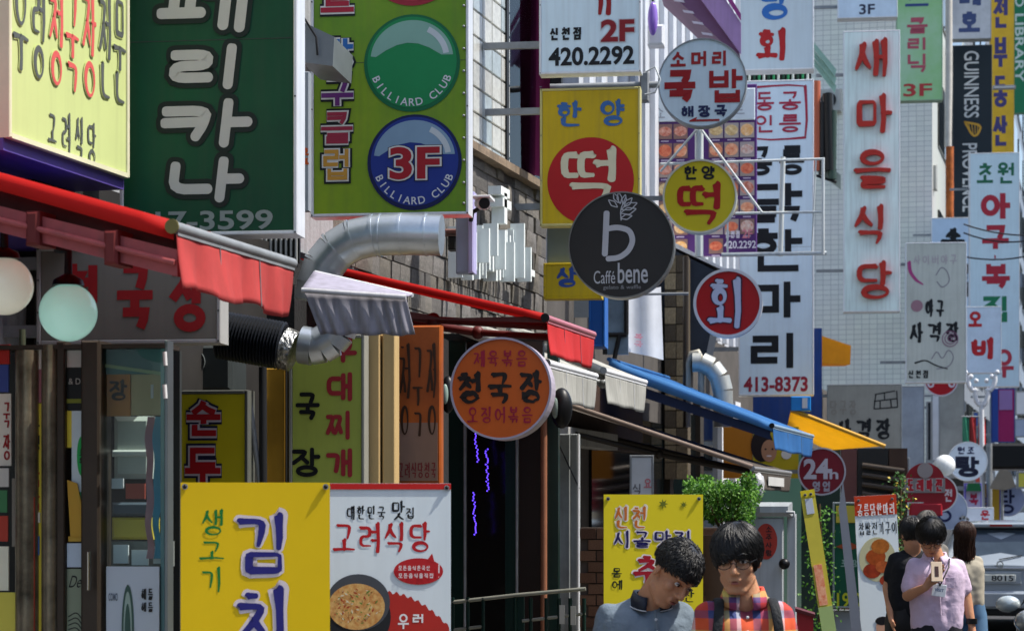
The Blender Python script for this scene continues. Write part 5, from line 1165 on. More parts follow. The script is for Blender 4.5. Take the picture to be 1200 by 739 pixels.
# thin leaning yellow banner, white leaning edge, green board, chicken banner
f = banner('leaning_banner', 'narrow yellow banner leaning sideways with pale green foot', 937, 574, 954, 800, 17, M('banner_yellow2', (214,200,74), .5, var=.1, scale=3), [], lean=math.radians(-9), edge=(8,C('d8c428')))
MB().box(f.x(941), f.x(950), -.014, -.011, f.z(602), f.z(584)).build('white_print', C('c8d0dc'), f.o)
MB().box(f.x(939), f.x(949), -.0145, -.0115, f.z(710), f.z(662)).build('photo_print', M('food_0',), f.o); MB().box(f.x(937), f.x(954), -.014, -.011, f.z(780), f.z(712)).build('green_print', C('a8c07c'), f.o)
f = Fr('white_leaning_board', 'thin white board edge leaning beside the chicken banner', 'board', 992, 650, 18)
MB().add([(f.x(a),b,f.z(c_)) for b in (0,.03) for a, c_ in ((983,596),(988,563),(1012,760),(1000,760))], [(0,1,2,3),(7,6,5,4),(0,4,5,1),(1,5,6,2),(2,6,7,3),(3,7,4,0)]).build('board', M('shaded_white_board', (170,172,178), .5, var=.1), f.o)
f = box_sign('dark green price board with 19.0 partly hidden by the chicken banner', 976, 588, 1012, 712, 20, C('14563c'), M('pale_edge', (150,160,160), .5), [LT('19.0',981,694,1009,711,C('c8cc2c'),bold=.02), T('포장',984,655,1006,664,1.2,C('90b0a0'))], th=.06, bracket=False)
MB().box(f.x(980), f.x(1010), -.012, -.009, f.z(612), f.z(592)).build('yellow_print', C('c8b440'), f.o); MB().poly([f.p(980,640),f.p(994,634),f.p(1008,640),f.p(994,645)], -.012).build('star_print', C('a04a24'), f.o)
box_sign('grey notice board under the dark green price board', 976, 714, 1012, 800, 20.1, C('9aa2ac'), GALV, [], th=.06, bracket=False)
f = banner('leaning_banner', 'tall white chicken restaurant banner with orange red header', 1000, 580, 1050, 860, 18.5, M('banner_white2', (232,242,244), .5, var=.03), [
    T('공릉닭한마리',1002,589,1048,604,1.2,C('f0ece8'),gap=.1,off=.02), T('찹쌀전기구이',1003,611,1050,626,1.1,INK,gap=.1)], edge=(23,C('c8401c')), lean=math.radians(-3))
MB().disc(f.x(1024), f.z(655), 22*f.s, -.0135, n=30, rz=26*f.s).build('plate_print', C('c8c49c'), f.o)
for a, b, r_, c_ in ((1028,640,11,'c8742c'),(1022,652,12,'b8541c'),(1017,668,11,'a83c1c'),(1030,664,9,'c86430'),(1033,680,8,'a83c20')): MB().disc(f.x(a), f.z(b), r_*f.s, -.0145-.0004*(r_ % 5)-.0001*(a % 7), n=14, rz=r_*f.s*.8).build('chicken_print', C(c_, var=.3, scale=25), f.o)
MB().disc(f.x(1026), f.z(735), 8*f.s, -.014, n=20, rz=10*f.s).build('portrait_print', C('c89a80'), f.o); MB().disc(f.x(1026), f.z(727), 8.5*f.s, -.0146, n=20, rz=5*f.s).build('portrait_print', C('18161a'), f.o)
MB().box(f.x(1036), f.x(1044), -.014, -.012, f.z(716), f.z(704)).build('green_print', C('2c7a50'), f.o)
# ================================================================= lower middle
DG = M('dark_green_paint', (14,42,36), .35, var=.2, coat=.2)
f = Fr('cafe_front', 'dark green cafe frontage with thin posts under the orange round sign', 'shopfront', 590, 560, 14.6)
for i, (a, b, m) in enumerate(((517,545,DG),(547,592,M('cafe_dark', (22,20,19), .12)),(592,606,DG),(608,636,M('cafe_brown', (40,28,24), .3)),(641,654,DG))): MB().box(f.x(a), f.x(b), 0, .1, f.z(1000), f.z(398)).build('panel', m, f.o)
for xx, m, r_ in ((545.5,GALV,.009),(606.5,GALV,.009),(638,M('copper_post', (150,100,74), .5, var=.2),.022)): f.tube('post', m, [(xx,420,-.04),(xx,1000,-.04)], r_)
f.box('lintel', DARK, 515, 390, 640, 400, 0., .2)
f = Fr('white_column', 'white grey painted steel column between the cafe and brick wall', 'column', 667, 600, 17.4)
MB().cbox(f.x(654), f.x(668), 0, .2, f.z(1000), f.z(508), .006).build('left_face', M('scuffed_white', (158,164,164), .6, var=.2, scale=5, streak=.3), f.o); MB().cbox(f.x(668.5), f.x(677), .01, .2, f.z(1000), f.z(508), .006).build('right_face', M('scuffed_white', (158,164,164)), f.o)
f.tube('bright_edge', WHITE, [(678,508,-.02),(678,1000,-.02)], .008); f.tube('cable', BLACK, [(655,520,-.02),(668,548,-.02),(679,572,-.02)], .005)
f = Fr('railing', 'dark green terrace railing with pale top rail in front of the cafe', 'railing', 620, 710, 13.6, YAW*.3)
PR = M('worn_rail', (140,142,130), .5, .2, .2, 6)
f.tube('top_rail', PR, [(528,706),(604,697),(686,689)], .012); f.tube('mid_rail', PR, [(612,727),(686,718)], .01); f.tube('low_rail', PR, [(528,739),(565,734)], .01)
for xx in (530,548,566,604,622,640,655,668,684): f.tube('baluster', DG, [(xx,700),(xx,830)], .012)
for xx in (604,): f.box('panel', DG, 600, 699, 614, 830, .0, .02)
for a, b in ((656,708),(669,709)): f.box('tag', M('tag_white', (186,186,180), .5), a, b, a+6, b+22, -.02, -.015)
def led(lab, pts):
    f = Fr('led_string', lab, 'light string', pts[0][0], pts[0][1], 14.2, None, 'violet light strings in the cafe window'); mb = MB(); r2 = random.Random(pts[0][1])
    (x0, y0), (x1, y1) = pts; n = int((y1-y0)/2.2)
    f.tube('wire', BLACK, [(x0,y0,.01),(x1,y1,.01)], .002)
    for i in range(n): mb.ball((f.x(x0+(x1-x0)*i/n+r2.uniform(-1.6,1.6)), 0, f.z(y0+(y1-y0)*i/n)), .0045, 6, 4)
    mb.build('bulbs', M('violet_led', (96,64,255), .5, emit=2.2), f.o).name = 'bulb_chain'
led('short violet light string directly under the orange round sign', ((557,508),(560,543))); led('long violet light string right of the other two', ((570,526),(572,577))); led('lowest violet light string in the cafe window', ((555,577),(557,628)))
f = Fr('street_lantern', 'dark wall lantern with pale glass right of the orange round sign', 'lantern', 658, 478, 14)
MB().ball((0,0,0), (13*f.s,13*f.s,24*f.s), 18, 12).build('housing', BLACK, f.o); MB().ball((-.03,-.04,.0), (6*f.s,6*f.s,13*f.s), 14, 10).build('glass', M('lantern_glass', (140,160,150), .2), f.o)
f = Fr('street_lantern', 'dark wall lantern with pale glass left of the orange round sign', 'lantern', 525, 462, 12.2)
MB().ball((0,0,0), (9*f.s,9*f.s,22*f.s), 18, 12).build('housing', BLACK, f.o); MB().ball((-.01,-.04,.0), (4*f.s,4*f.s,12*f.s), 14, 10).build('glass', M('lantern_glass'), f.o)
# brick wall
f = Fr('brick_planter_wall', 'low brown brick wall behind the yellow country restaurant banner', 'wall', 760, 690, 16.4)
MB().box(f.x(680), f.x(880), .01, .3, f.z(880), f.z(618)).build('core', M('brick_mortar', (96,84,74), .95), f.o)
bm = []
for kx, c in enumerate([(128,92,70),(112,80,62),(142,104,80)]):
    me = MB().cbox(-.5,.5,0,.02,-.5,.5,.002).mesh('brick'); me.materials.append(M('brown_brick_%d' % kx, c, .9, var=.3, scale=12, bump=.6)); bm.append(me)
for j in range(9):
    for i in range(10):
        x0 = 680+i*20+(10 if j % 2 else 0)
        if 712 < x0 < 800 or x0 > 862: continue
        o = bpy.data.objects.new('brick', rnd.choice(bm)); COL.objects.link(o); o.parent = f.o
        o.location = (f.x(x0+9.2), -.012, f.z(625+j*13)); o.scale = (18.4*f.k, 1, 11.6*f.s)
# potted shrub
f = Fr('potted_shrub', 'rounded bright green potted shrub between the yellow banner and the vending cabinet', 'plant', 849, 590, 15.5)
LEAF = [M('leaf_%d' % i, c, .5, var=.3, scale=8, trans=.35) for i, c in enumerate([(92,150,48),(124,178,62),(62,112,40)])]
for k_, m in enumerate(LEAF):
    mb = MB(); r2 = random.Random(40+k_)
    for i in range(3400):
        cl = r2.randrange(34); rc = random.Random(cl); ca, cb = rc.uniform(0,6.28), rc.uniform(-1,.95); cr = rc.uniform(.45,1.12)
        cx_, cy_, cz_ = .24*cr*math.cos(ca)*math.sqrt(1-cb*cb*.6), .22*cr*math.sin(ca)*math.sqrt(1-cb*cb*.6), .17*cr*cb
        v = Vector((r2.gauss(0,1), r2.gauss(0,1), r2.gauss(0,1))).normalized()*(rc.uniform(.05,.1)*r2.random()**.35)
        c = Vector((cx_, cy_, cz_+.01))+v; a = Vector((r2.gauss(0,1), r2.gauss(0,1), r2.gauss(0,1)+.6)).normalized(); b = a.orthogonal().normalized(); l_ = r2.uniform(.009,.034); w_ = l_*r2.uniform(.25,.42)
        s3 = a.cross(b)
        mb.add([c, c+b*w_+a*l_*.4, c+a*l_, c-b*w_+a*l_*.4], [(0,1,2,3)])
    mb.build('foliage', m, f.o, kind='stuff')
mb = MB()
for i in range(10):
    a = i*.63; mb.tube([(0,0,-.25),(.06*math.cos(a),.06*math.sin(a),-.12),(.16*math.cos(a),.16*math.sin(a),.05)], [.009,.007,.004], 6)
mb.build('stem', M('bark', (84,66,44), .9), f.o); MB().tube([(0,0,-.78),(0,0,-.22)], [.12,.17], 24).build('pot', M('brown_pot', (104,82,64), .7, var=.2), f.o)
# white cabinet
f = Fr('vending_cabinet', 'white metal street cabinet with a red circle and slanted top', 'cabinet', 908, 660, 15.8)
CW = M('cabinet_white', (176,182,184), .45, var=.1, scale=2, streak=.25)
MB().cbox(f.x(884), f.x(918), 0, .4, f.z(885), f.z(606), .01).build('body', CW, f.o); MB().cbox(f.x(886), f.x(928), -.05, .4, f.z(605), f.z(588), .03).build('top', CW, f.o); MB().cbox(f.x(922), f.x(933), .05, .3, f.z(885), f.z(602), .01).build('side_panel', CW, f.o)
MB().disc(f.x(898), f.z(634), 13*f.s, -.004, n=40, rz=21*f.s).build('red_print', C('b83a2c'), f.o); write(f.o, '소주사랑', fbox(f,(897,615,905,652)), 1.1*f.s, C('3a2020'), vert=True, off=.008)
f.tube('tap', GALV, [(921,600,-.05),(930,600,-.05),(930,606,-.05)], .012); MB().ball((f.x(919),-.06,f.z(660)), .04, 12, 8).build('knob', BLACK, f.o)
f = Fr('plastic_wrap', 'crumpled white plastic bag hanging under the brown awning', 'bag', 888, 570, 17.5)
mb = MB().ball((0,0,0), (9*f.s,.05,15*f.s), 16, 12)
mb.v = [tuple(Vector(v)*(1+.35*noise.noise(Vector(v)*28))) for v in mb.v]; mb.build('bag', M('plastic_white', (210,212,214), .3, trans=.3), f.o)
f = box_sign('white window poster with grey and red print hung in the dark glazed shop', 738, 533, 766, 583, 19.3, M('poster_white3', (206,210,212), .5), GALV, [T('식',741,566,752,579,1.4,C('6a6a70')), T('요',754,560,764,572,1.6,C('c87880'))], th=.02, bracket=False)
f = Fr('poster_panel', 'orange and yellow poster of a smiling woman under the blue awning', 'poster', 885, 520, 24.5)
MB().box(f.x(848), f.x(882), 0, .05, f.z(560), f.z(486)).build('orange_sheet', C('b8741c'), f.o); MB().box(f.x(882.5), f.x(935), -.01, .05, f.z(560), f.z(500)).build('yellow_sheet', C('b8a41c'), f.o)
MB().disc(f.x(893), f.z(522), 13*f.s, -.013, n=30, rz=19*f.s).build('hair_print', C('241a18'), f.o); MB().disc(f.x(901), f.z(528), 9*f.s, -.016, n=30, rz=13*f.s).build('face_print', C('b08060'), f.o)
for xx in (897,905): MB().disc(f.x(xx), f.z(526), 1.2*f.s, -.019, n=10).build('eye_print', C('30201a'), f.o)
MB().disc(f.x(901), f.z(534), 3*f.s, -.019, n=12, rz=1*f.s).build('smile_print', C('e0d0c8'), f.o); MB().disc(f.x(921), f.z(532), 6*f.s, -.016, n=12).build('bear_print', C('d8d4c8'), f.o)
# pieces between b sign and pillar
f = box_sign('plain blue upright sign edge under the charcoal round cafe sign', 690, 324, 709, 406, 18.6, C('1c58a8'), C('2464b4'), [], th=.3, bracket=False)
f = Fr('shop_window_strip', 'pale window strip with steel frame beside the white banner', 'window', 720, 375, 21)
MB().box(f.x(708), f.x(736), .02, .06, f.z(415), f.z(325)).build('pane', M('pale_pane', (140,162,178), .15, var=.3, scale=3), f.o)
for a in ([(734,328),(734,392)],[(708,392),(734,392)],[(726,392),(720,420)],[(709,325),(709,415)]): f.tube('frame', DARK, a, .022)
for a in ([(713,345,.0),(760,345,0),(806,345,0)],): f.tube('cross_bar', GALV, a, .012)
f = Fr('window_banner', 'white banner in sunlight with faint pink letters beside the tiled pillar', 'banner', 757, 390, 21.3, YAW+.35)
MB().grid((f.x(735),0,f.z(412)),(f.x(779),0,f.z(421)),(f.x(776),0,f.z(335)),(f.x(735),0,f.z(345)),8,8,lambda u,v:(0,.02*math.sin(u*8),0)).build('sheet', M('banner_sunny', (222,226,232), .6), f.o)
write(f.o, '복국', fbox(f,(741,390,752,408)), 1*f.s, C('d08a9a'), off=.03, vert=True)
for lab, a, b in (('small white sheet beneath the square yellow rice cake sign',(643,326,658,350),20.5),):
    f = Fr('white_sheet', lab, 'sheet', 650, 338, b); MB().box(f.x(a[0]), f.x(a[2]+40), 0, .03, f.z(372), f.z(a[1])).build('sheet', M('pale_sheet2', (150,156,156), .6), f.o)
# far street bits
f = Fr('ornate_street_lamp', 'ornate white street lamp with curled arms above the hanging pennants', 'street lamp', 1148, 500, 45)
f.tube('pole', WHITE, [(1150,470),(1153,700)], .05)
for s_1 in (-1, 1):
    f.tube('curl', WHITE, [(1150+s_1*(2+12*u+3*math.sin(u*9)), 470-26*u+5*math.cos(u*9)) for u in [i/10 for i in range(11)]], .05)
    for k_ in range(3): MB().ball((f.x(1150+s_1*(6+k_*6)), 0, f.z(446-5*k_)), .05, 10, 8).build('bud', WHITE, f.o)
f = Fr('street_awning', 'dark awning jutting over the far pavement at the edge of the row', 'awning', 1185, 535, 44)
MB().cbox(f.x(1159), f.x(1230), 0, 2, f.z(549), f.z(519), .05).build('canopy', BLACK, f.o); f.tube('post', GALV, [(1160,519),(1160,720)], .06)
f = Fr('folded_parasol', 'folded beige parasol standing below the dark far awning', 'parasol', 1172, 562, 42)
f.poly('cloth', M('beige_cloth', (140,132,118), .8), [(1160,572),(1172,550),(1184,552),(1190,570),(1178,574)], 0, .2); f.tube('pole', GALV, [(1175,560,.1),(1175,700,.1)], .03)
# planters / vines behind the leaning banners
f = Fr('climbing_vine', 'leafy vine with yellow flecks beside the chicken banner', 'plant', 1055, 595, 22)
mb = MB(); r2 = random.Random(5); mb2 = MB()
for i in range(700):
    c = Vector((r2.gauss(0,.05), r2.gauss(0,.08), r2.uniform(-1.2,.35))); a = Vector((r2.gauss(0,1),r2.gauss(0,1),r2.gauss(0,1))).normalized(); b = a.orthogonal().normalized(); l_ = .035
    (mb if i % 9 else mb2).add([c, c+b*l_*.35+a*l_*.5, c+a*l_, c-b*l_*.35+a*l_*.5], [(0,1,2,3)])
mb.build('foliage', LEAF[2], f.o, kind='stuff'); mb2.build('blossom', C('c8b040'), f.o, kind='stuff'); f.tube('stem', M('bark'), [(1055,560),(1056,640),(1054,730)], .012)
f = Fr('climbing_vine', 'green creeper behind the narrow leaning yellow banner', 'plant', 962, 640, 20)
mb = MB()
for i in range(600):
    c = Vector((r2.gauss(0,.08), r2.gauss(0,.1), r2.uniform(-.9,.35))); a = Vector((r2.gauss(0,1),r2.gauss(0,1),r2.gauss(0,1))).normalized(); b = a.orthogonal().normalized(); l_ = .035
    mb.add([c, c+b*l_*.35+a*l_*.5, c+a*l_, c-b*l_*.35+a*l_*.5], [(0,1,2,3)])
mb.build('foliage', LEAF[0], f.o, kind='stuff'); f.tube('stem', M('bark'), [(960,590),(963,650),(960,730)], .012)
f = Fr('red_menu_crate', 'open red crate with white print beside the patterned shirt sleeve', 'crate', 945, 730, 11)
f.poly('front', C('a02428'), [(934,716),(953,722),(953,800),(934,800)], 0, .02); f.poly('rim', C('5c1c1c'), [(932,712),(955,719),(955,723),(932,716)], -.02, .2)
f = Fr('white_flag_sheet', 'small white folded sheet behind the dark haired passers by', 'sheet', 1067, 600, 27)
f.poly('sheet', WHITE, [(1066,582),(1074,584),(1078,612),(1064,612)], 0, .05)
f = Fr('dark_store_front', 'dark shaded stall fronts behind the leaning banners', 'shopfront', 1000, 620, 30)
for i, (a, b, m) in enumerate(((940,985,DG),(986,1004,M('rose_post', (96,60,58), .6)),(1005,1040,DARK),(1041,1062,M('brown_fascia')))): MB().box(f.x(a), f.x(b), 0, .3+.1*i, f.z(760), f.z(525)).build('panel', m, f.o)
for i in range(4): f.tube('bar', BROWNF, [(1010,545+i*11,-.05),(1058,552+i*11,-.05)], .04)
# ================================================================= cars
def loft(t, st, paint, name='body'):
    def sec(s):
        y, wl, zb, be, zr, wr = s
        h = [(0,zb),(wl*.86,zb),(wl*.97,zb+.05),(wl,zb+.2*(be-zb)+.05),(wl*1.0,zb+.6*(be-zb)),(wl*.975,be-.02),(wl*.95,be),(wr+(wl*.95-wr)*.5,be+(zr-be)*.5),(wr,zr-.07*min(1,(zr-be)*4)),(wr*.9,zr-.02),(wr*.5,zr),(0,zr+.01)]
        return [(x,y,z) for x,z in h]+[(-x,y,z) for x,z in h[-2:0:-1]]
    # denser stations by linear interpolation
    ss = []
    for a, b in zip(st, st[1:]):
        n = 4
        for i in range(n): ss.append([p+(q-p)*i/n for p, q in zip(a, b)])
    ss.append(st[-1]); S_ = [sec(s) for s in ss]; n = len(S_[0]); mb = MB(); vs = [v for s in S_ for v in s]
    fs = [(i*n+k, i*n+(k+1)%n, (i+1)*n+(k+1)%n, (i+1)*n+k) for i in range(len(S_)-1) for k in range(n)]
    mb.add(vs, fs, True); mb.add(S_[0], [tuple(range(n-1,-1,-1))]); mb.add(S_[-1], [tuple(range(n))])
    o = mb.build(name, paint, t); md = o.modifiers.new('w', 'WELD'); md.merge_threshold = .0005
    return o
CARGLASS = M('car_glass', (70,84,96), .05, var=.35, scale=1.5, spec=.9)
RUB = M('rubber', (24,24,25), .8, var=.2); TAIL = M('tail_red', (150,16,18), .15, var=.1, coat=1.)
def wheel(t, x, y, r=.34):
    s = 1 if x > 0 else -1
    a = MB().tube([(x-s*.2,y,r),(x-s*.02,y,r),(x,y,r)], [r,r,r*.93], 28); w_ = a.build('wheel', RUB, t)
    MB().tube([(x-s*.05,y,r),(x+s*.006,y,r)], [r*.62,r*.6], 20).build('rim', M('alloy', (160,162,166), .3, .9), w_)
# silver SUV, rear towards the camera
c = at(1172, 600, 32); t = thing('parked_car', 'silver sport utility car seen from behind at the edge of the road', 'car', (c.x, c.y, 0), 0)
SIL = M('car_silver', (158,168,176), .3, .15, var=.04, coat=1.)
st = [(0,.82,.42,.95,.98,.6),(.06,.9,.36,1.0,1.04,.66),(.2,.92,.3,1.04,1.2,.7),(.36,.925,.28,1.05,1.44,.68),(.52,.93,.28,1.05,1.585,.65),(1.1,.93,.26,1.05,1.63,.66),(2.3,.93,.26,1.04,1.61,.66),(3.1,.92,.26,1.02,1.25,.64),(3.5,.91,.28,1.0,1.05,.72),(4.3,.88,.3,.86,.9,.6),(4.55,.78,.36,.74,.76,.5)]
loft(t, st, SIL)
MB().add([(-.63,.1,1.08),(.63,.1,1.08),(.585,.4,1.5),(-.585,.4,1.5),(-.68,.16,1.1),(.68,.16,1.1),(.6,.43,1.52),(-.6,.43,1.52)], [(0,1,2,3),(4,0,3,7),(1,5,6,2),(3,2,6,7)]).build('rear_window', CARGLASS, t)
MB().cbox(-.6,.6,.3,.62,1.53,1.6,.03).build('spoiler', SIL, t); MB().box(-.16,.16,.293,.299,1.545,1.575).build('brake_light', TAIL, t)
for s_1 in (-1,1):
    MB().cbox(s_1*.78-.13, s_1*.78+.13, -.02,.14,.82,1.0,.02).build('tail_light', TAIL, t); MB().cbox(s_1*.74-.1, s_1*.74+.1, -.022,-.0205,.9,.94,.005).build('reverse_light', C('c8c8cc'), t)
    for y in (.9,3.55): wheel(t, s_1*.93, y)
    MB().tube([(s_1*.6,.6,1.66),(s_1*.62,1.6,1.69),(s_1*.6,2.6,1.64)], .02, 8).build('roof_rail', DARK, t)
    m_ = MB().ball((s_1*1.04,3.0,1.08), (.11,.07,.08), 14, 10).build('side_mirror', SIL, t)
    MB().add([(s_1*.935,.6,1.08),(s_1*.935,2.9,1.06),(s_1*.82,2.4,1.48),(s_1*.82,.8,1.5)], [(0,1,2,3)]).build('side_window', CARGLASS, t)
MB().cbox(-.9,.9,-.08,.1,.36,.62,.04).build('bumper', SIL, t); MB().cbox(-.88,.88,-.06,.1,.26,.355,.02).build('lower_bumper', BLACK, t)
MB().cbox(-.3,.3,-.035,-.0,.72,.9,.01).build('plate_recess', SIL, t); p_ = MB().cbox(-.22,.22,-.05,-.036,.755,.855,.004).build('licence_plate', C('d8dcd4'), t)
latin(p_, '8015', (-.12,.845,.19,.765), INK, off=.052)
MB().ring(0,1.0,.035,.05,-.03,-.0,20).build('badge', M('chrome', (210,212,216), .15, 1.), t); MB().tube([(-.02,.05,1.07),(.3,.12,1.13)], .008, 6).build('wiper', BLACK, t)
MB().cbox(-.4,.4,-.032,-.0,.93,.955,.004).build('chrome_strip', M('chrome'), t)
# near car at the right edge, front towards the camera
c = at(1180, 600, 18.2); t = thing('parked_car', 'car cut by the frame edge showing its silver wing mirror and headlight', 'car', (c.x+.98, c.y, 0), math.pi)
DK = M('car_grey_dark', (52,58,62), .25, .5, var=.05, coat=1.)
st = [(-1.9,.76,.4,.7,.78,.5),(-1.7,.86,.3,.86,.92,.6),(-1.2,.88,.25,.9,.98,.66),(-.45,.89,.24,.9,.98,.7),(.1,.89,.24,.93,1.2,.62),(.55,.89,.24,.94,1.4,.58),(1.2,.89,.24,.94,1.45,.58),(2.0,.89,.24,.94,1.38,.57),(2.6,.87,.26,.92,1.05,.6),(2.75,.8,.34,.8,.85,.5)]
st = [(-y,)+tuple(r_) for y, *r_ in st][::-1]
loft(t, st, DK)
for s_1 in (-1,1):
    MB().ball((s_1*.97,.02,1.0), (.1,.07,.07), 20, 14).build('wing_mirror', M('mirror_silver', (196,206,206), .25, .3, coat=1.), t)
    MB().cbox(s_1*.9-.06,s_1*.9+.05,-.02,.05,.93,.97,.01).build('mirror_foot', BLACK, t)
    MB().ball((s_1*.72,1.5,.93), (.15,.16,.1), 18, 12).build('headlight', M('headlamp', (176,186,190), .08, .4, var=.4, scale=18, coat=1.), t)
    MB().add([(s_1*.885,-.1,.96),(s_1*.885,-2.2,.96),(s_1*.72,-1.9,1.34),(s_1*.72,-.6,1.38)], [(0,1,2,3)]).build('side_window', CARGLASS, t)
    for y in (1.25,-1.85): wheel(t, s_1*.9, y, .31)
MB().add([(-.66,.2,1.0),(.66,.2,1.0),(.56,-.5,1.4),(-.56,-.5,1.4)], [(0,1,2,3)]).build('windscreen', CARGLASS, t)
MB().cbox(-.5,.5,1.72,1.86,.4,.6,.02).build('grille', BLACK, t)
# parked dark car farther along, only a roof strip
# ================================================================= people
SKIN = M('skin', (196,142,108), .5, var=.12, scale=14, bump=.1, bscale=120)
SKIN2 = M('skin_tan', (200,148,114), .5, var=.12, scale=14, bump=.1, bscale=120)
for s_1 in (SKIN, SKIN2):
    s_1.node_tree.nodes['Principled BSDF'].inputs['Subsurface Weight'].default_value = .12
    s_1.node_tree.nodes['Principled BSDF'].inputs['Subsurface Scale'].default_value = .01
HAIR = M('black_hair', (15,13,12), .42, var=.5, scale=60, spec=.5)
HAIRB = M('brown_hair', (58,36,26), .42, var=.3, scale=30)
class Body:
    def __init__(s, label, cx, d, face=0., group='people walking in the street'):
        p = at(cx, 600, d); s.cx, s.d, s.s = cx, d, d/FPX
        s.o = thing('person', label, 'person', (p.x, p.y, 0), YAW, group)
    def J(s, px, py, y=0.): return Vector(((px-s.cx)*s.s, y, zat(py, s.d)))
    def head_frame(s, px, py, y=0., turn=0., nod=0., tilt=0.):
        """turn>0: face towards the viewer's right; nod>0: looks down; tilt>0: top leans to the viewer's right"""
        s.H = s.J(px, py, y)
        s.R = (Matrix.Rotation(turn, 4, 'Z') @ Matrix.Rotation(tilt, 4, 'Y') @ Matrix.Rotation(nod, 4, 'X')).to_3x3()
    def h(s, x, y, z, k=1.): return s.H + s.R @ Vector((x, y, z))*s.k
    def build(s, hk, N, SL, SR, EL, ER, WL, WR, W, hands, voxel=.006, skin=None, shirt=None, cut=None, back=False, legs=True, sleeve=.72, pants=None, shirtlen=.0, slim=1., wr=.005):
        s.k = hk; k = hk; skin = skin or SKIN; mb = MB(); h = s.h; R = s.R
        mb.ball(h(0,.015,.035), (.074*k,.092*k,.086*k), 24, 16, R); mb.ball(h(0,-.02,-.04), (.059*k,.066*k,.076*k), 24, 16, R)
        mb.ball(h(0,-.055,-.098), (.027*k,.022*k,.019*k), 14, 10, R); mb.caps(h(-.045,.0,-.07), h(-.02,-.05,-.1), .02*k, .018*k); mb.caps(h(.045,.0,-.07), h(.02,-.05,-.1), .02*k, .018*k)
        for q in (-1, 1):
            mb.ball(h(q*.04,-.055,-.02), (.022*k,.022*k,.024*k), 14, 10, R); mb.ball(h(q*.075,.012,-.008), (.010*k,.019*k,.032*k), 14, 10, R @ Matrix.Rotation(q*.35, 3, 'Z'))
            mb.caps(h(q*.012,-.087,.03), h(q*.045,-.075,.032), .010*k, .009*k, 10); mb.ball(h(q*.012,-.095,-.03), .0085*k, 10, 8)
        mb.caps(h(0,-.084,.018), h(0,-.107,-.024), .008*k, .0125*k, 10)
        mb.caps(h(-.017,-.086,-.055), h(.017,-.086,-.055), .0075*k, .0075*k, 10); mb.caps(h(-.013,-.084,-.067), h(.013,-.084,-.067), .008*k, .008*k, 10)
        N = Vector(N); mb.caps(h(0,.025,-.06), N+Vector((0,.01,-.02)), .054*k, .064*k, 18)
        # torso core, arms, legs
        W = Vector(W); SL, SR = Vector(SL), Vector(SR); mid = (SL+SR)/2
        mb.caps(SL, SR, .05, .05); mb.caps(mid+Vector((-.05,0,-.1)), W+Vector((-.04,0,0)), .1*slim, .09*slim); mb.caps(mid+Vector((.05,0,-.1)), W+Vector((.04,0,0)), .1*slim, .09*slim)
        for S0, E0, W0 in ((SL, EL, WL), (SR, ER, WR)):
            if E0 is None: continue
            mb.caps(S0, E0, .046*slim, .038*slim); mb.caps(E0, W0, .039*slim, .025*slim)
        for W0, dirv, palmn, curl in hands:
            W0 = Vector(W0); dv = Vector(dirv).normalized(); pn = Vector(palmn).normalized(); sd = dv.cross(pn).normalized()
            pc = W0+dv*.05; mb.caps(W0, pc-sd*.014, .024, .021, 10); mb.caps(W0, pc+sd*.016, .024, .02, 10); mb.caps(pc-sd*.022, pc+sd*.024, .015, .015, 10)
            for i in range(4):
                b = W0+dv*.085+sd*(-.027+.018*i); ln = (.034,.042,.045,.038)[3-i]; c1 = math.cos(curl); s1 = math.sin(curl)
                m1 = b+(dv*c1+pn*s1)*ln; m2 = m1+(dv*math.cos(curl*2)+pn*math.sin(curl*2))*ln*.75
                mb.caps(pc+sd*(-.02+.013*i), b, .011, .0095, 8); mb.caps(b, m1, .0095, .0085, 8); mb.caps(m1, m2, .0085, .007, 8)
            b = W0+dv*.03+sd*.03; mb.caps(b-sd*.012, b+sd*.014+dv*.03+pn*.012, .014, .0115, 8); mb.caps(b+sd*.014+dv*.03+pn*.012, b+sd*.006+dv*.058+pn*.026, .0105, .0085, 8)
        hip = W+Vector((0,0,-.1)); foot = {}
        if legs:
            for q in (-1, 1):
                hp = hip+Vector((q*.085,0,0)); kn = Vector((hp.x+q*.01,-.03-.06*q,.5)); an = Vector((hp.x+q*.02,.03+.08*q,.09)); foot[q] = an
                mb.caps(hp, kn, .08*slim, .055*slim); mb.caps(kn, an, .052*slim, .036*slim); mb.caps(an+Vector((0,.02,-.04)), an+Vector((0,-.16 if not back else .16,-.055)), .035, .03)
        s.body = baked('body', mb, [('REMESH', dict(mode='VOXEL', voxel_size=voxel)), ('SMOOTH', dict(factor=.5, iterations=5))], skin, s.o)
        # trousers
        if legs:
            mb = MB(); mb.caps(W+Vector((-.05,0,.02)), hip+Vector((-.07,0,0)), .105*slim, .108*slim); mb.caps(W+Vector((.05,0,.02)), hip+Vector((.07,0,0)), .105*slim, .108*slim)
            for q in (-1, 1):
                hp = hip+Vector((q*.085,0,0)); kn = Vector((hp.x+q*.01,-.03-.06*q,.5)); mb.caps(hp, kn, .095*slim, .072); mb.caps(kn, foot[q]+Vector((0,0,.02)), .07, .06)
            baked('trousers', mb, [('REMESH', dict(mode='VOXEL', voxel_size=.014)), ('SMOOTH', dict(factor=.5, iterations=4))], pants or DARK, s.o)
            for q in (-1, 1):
                sh = MB(); fy = -.17 if not back else .17; sh.caps(foot[q]+Vector((0,.03 if not back else -.03,-.045)), foot[q]+Vector((0,fy,-.055)), .045, .036); sh.build('shoe', BLACK, s.o)
        # shirt
        mb = MB(); up = Vector((0,0,1)); lo = W+Vector((0,0,-shirtlen))
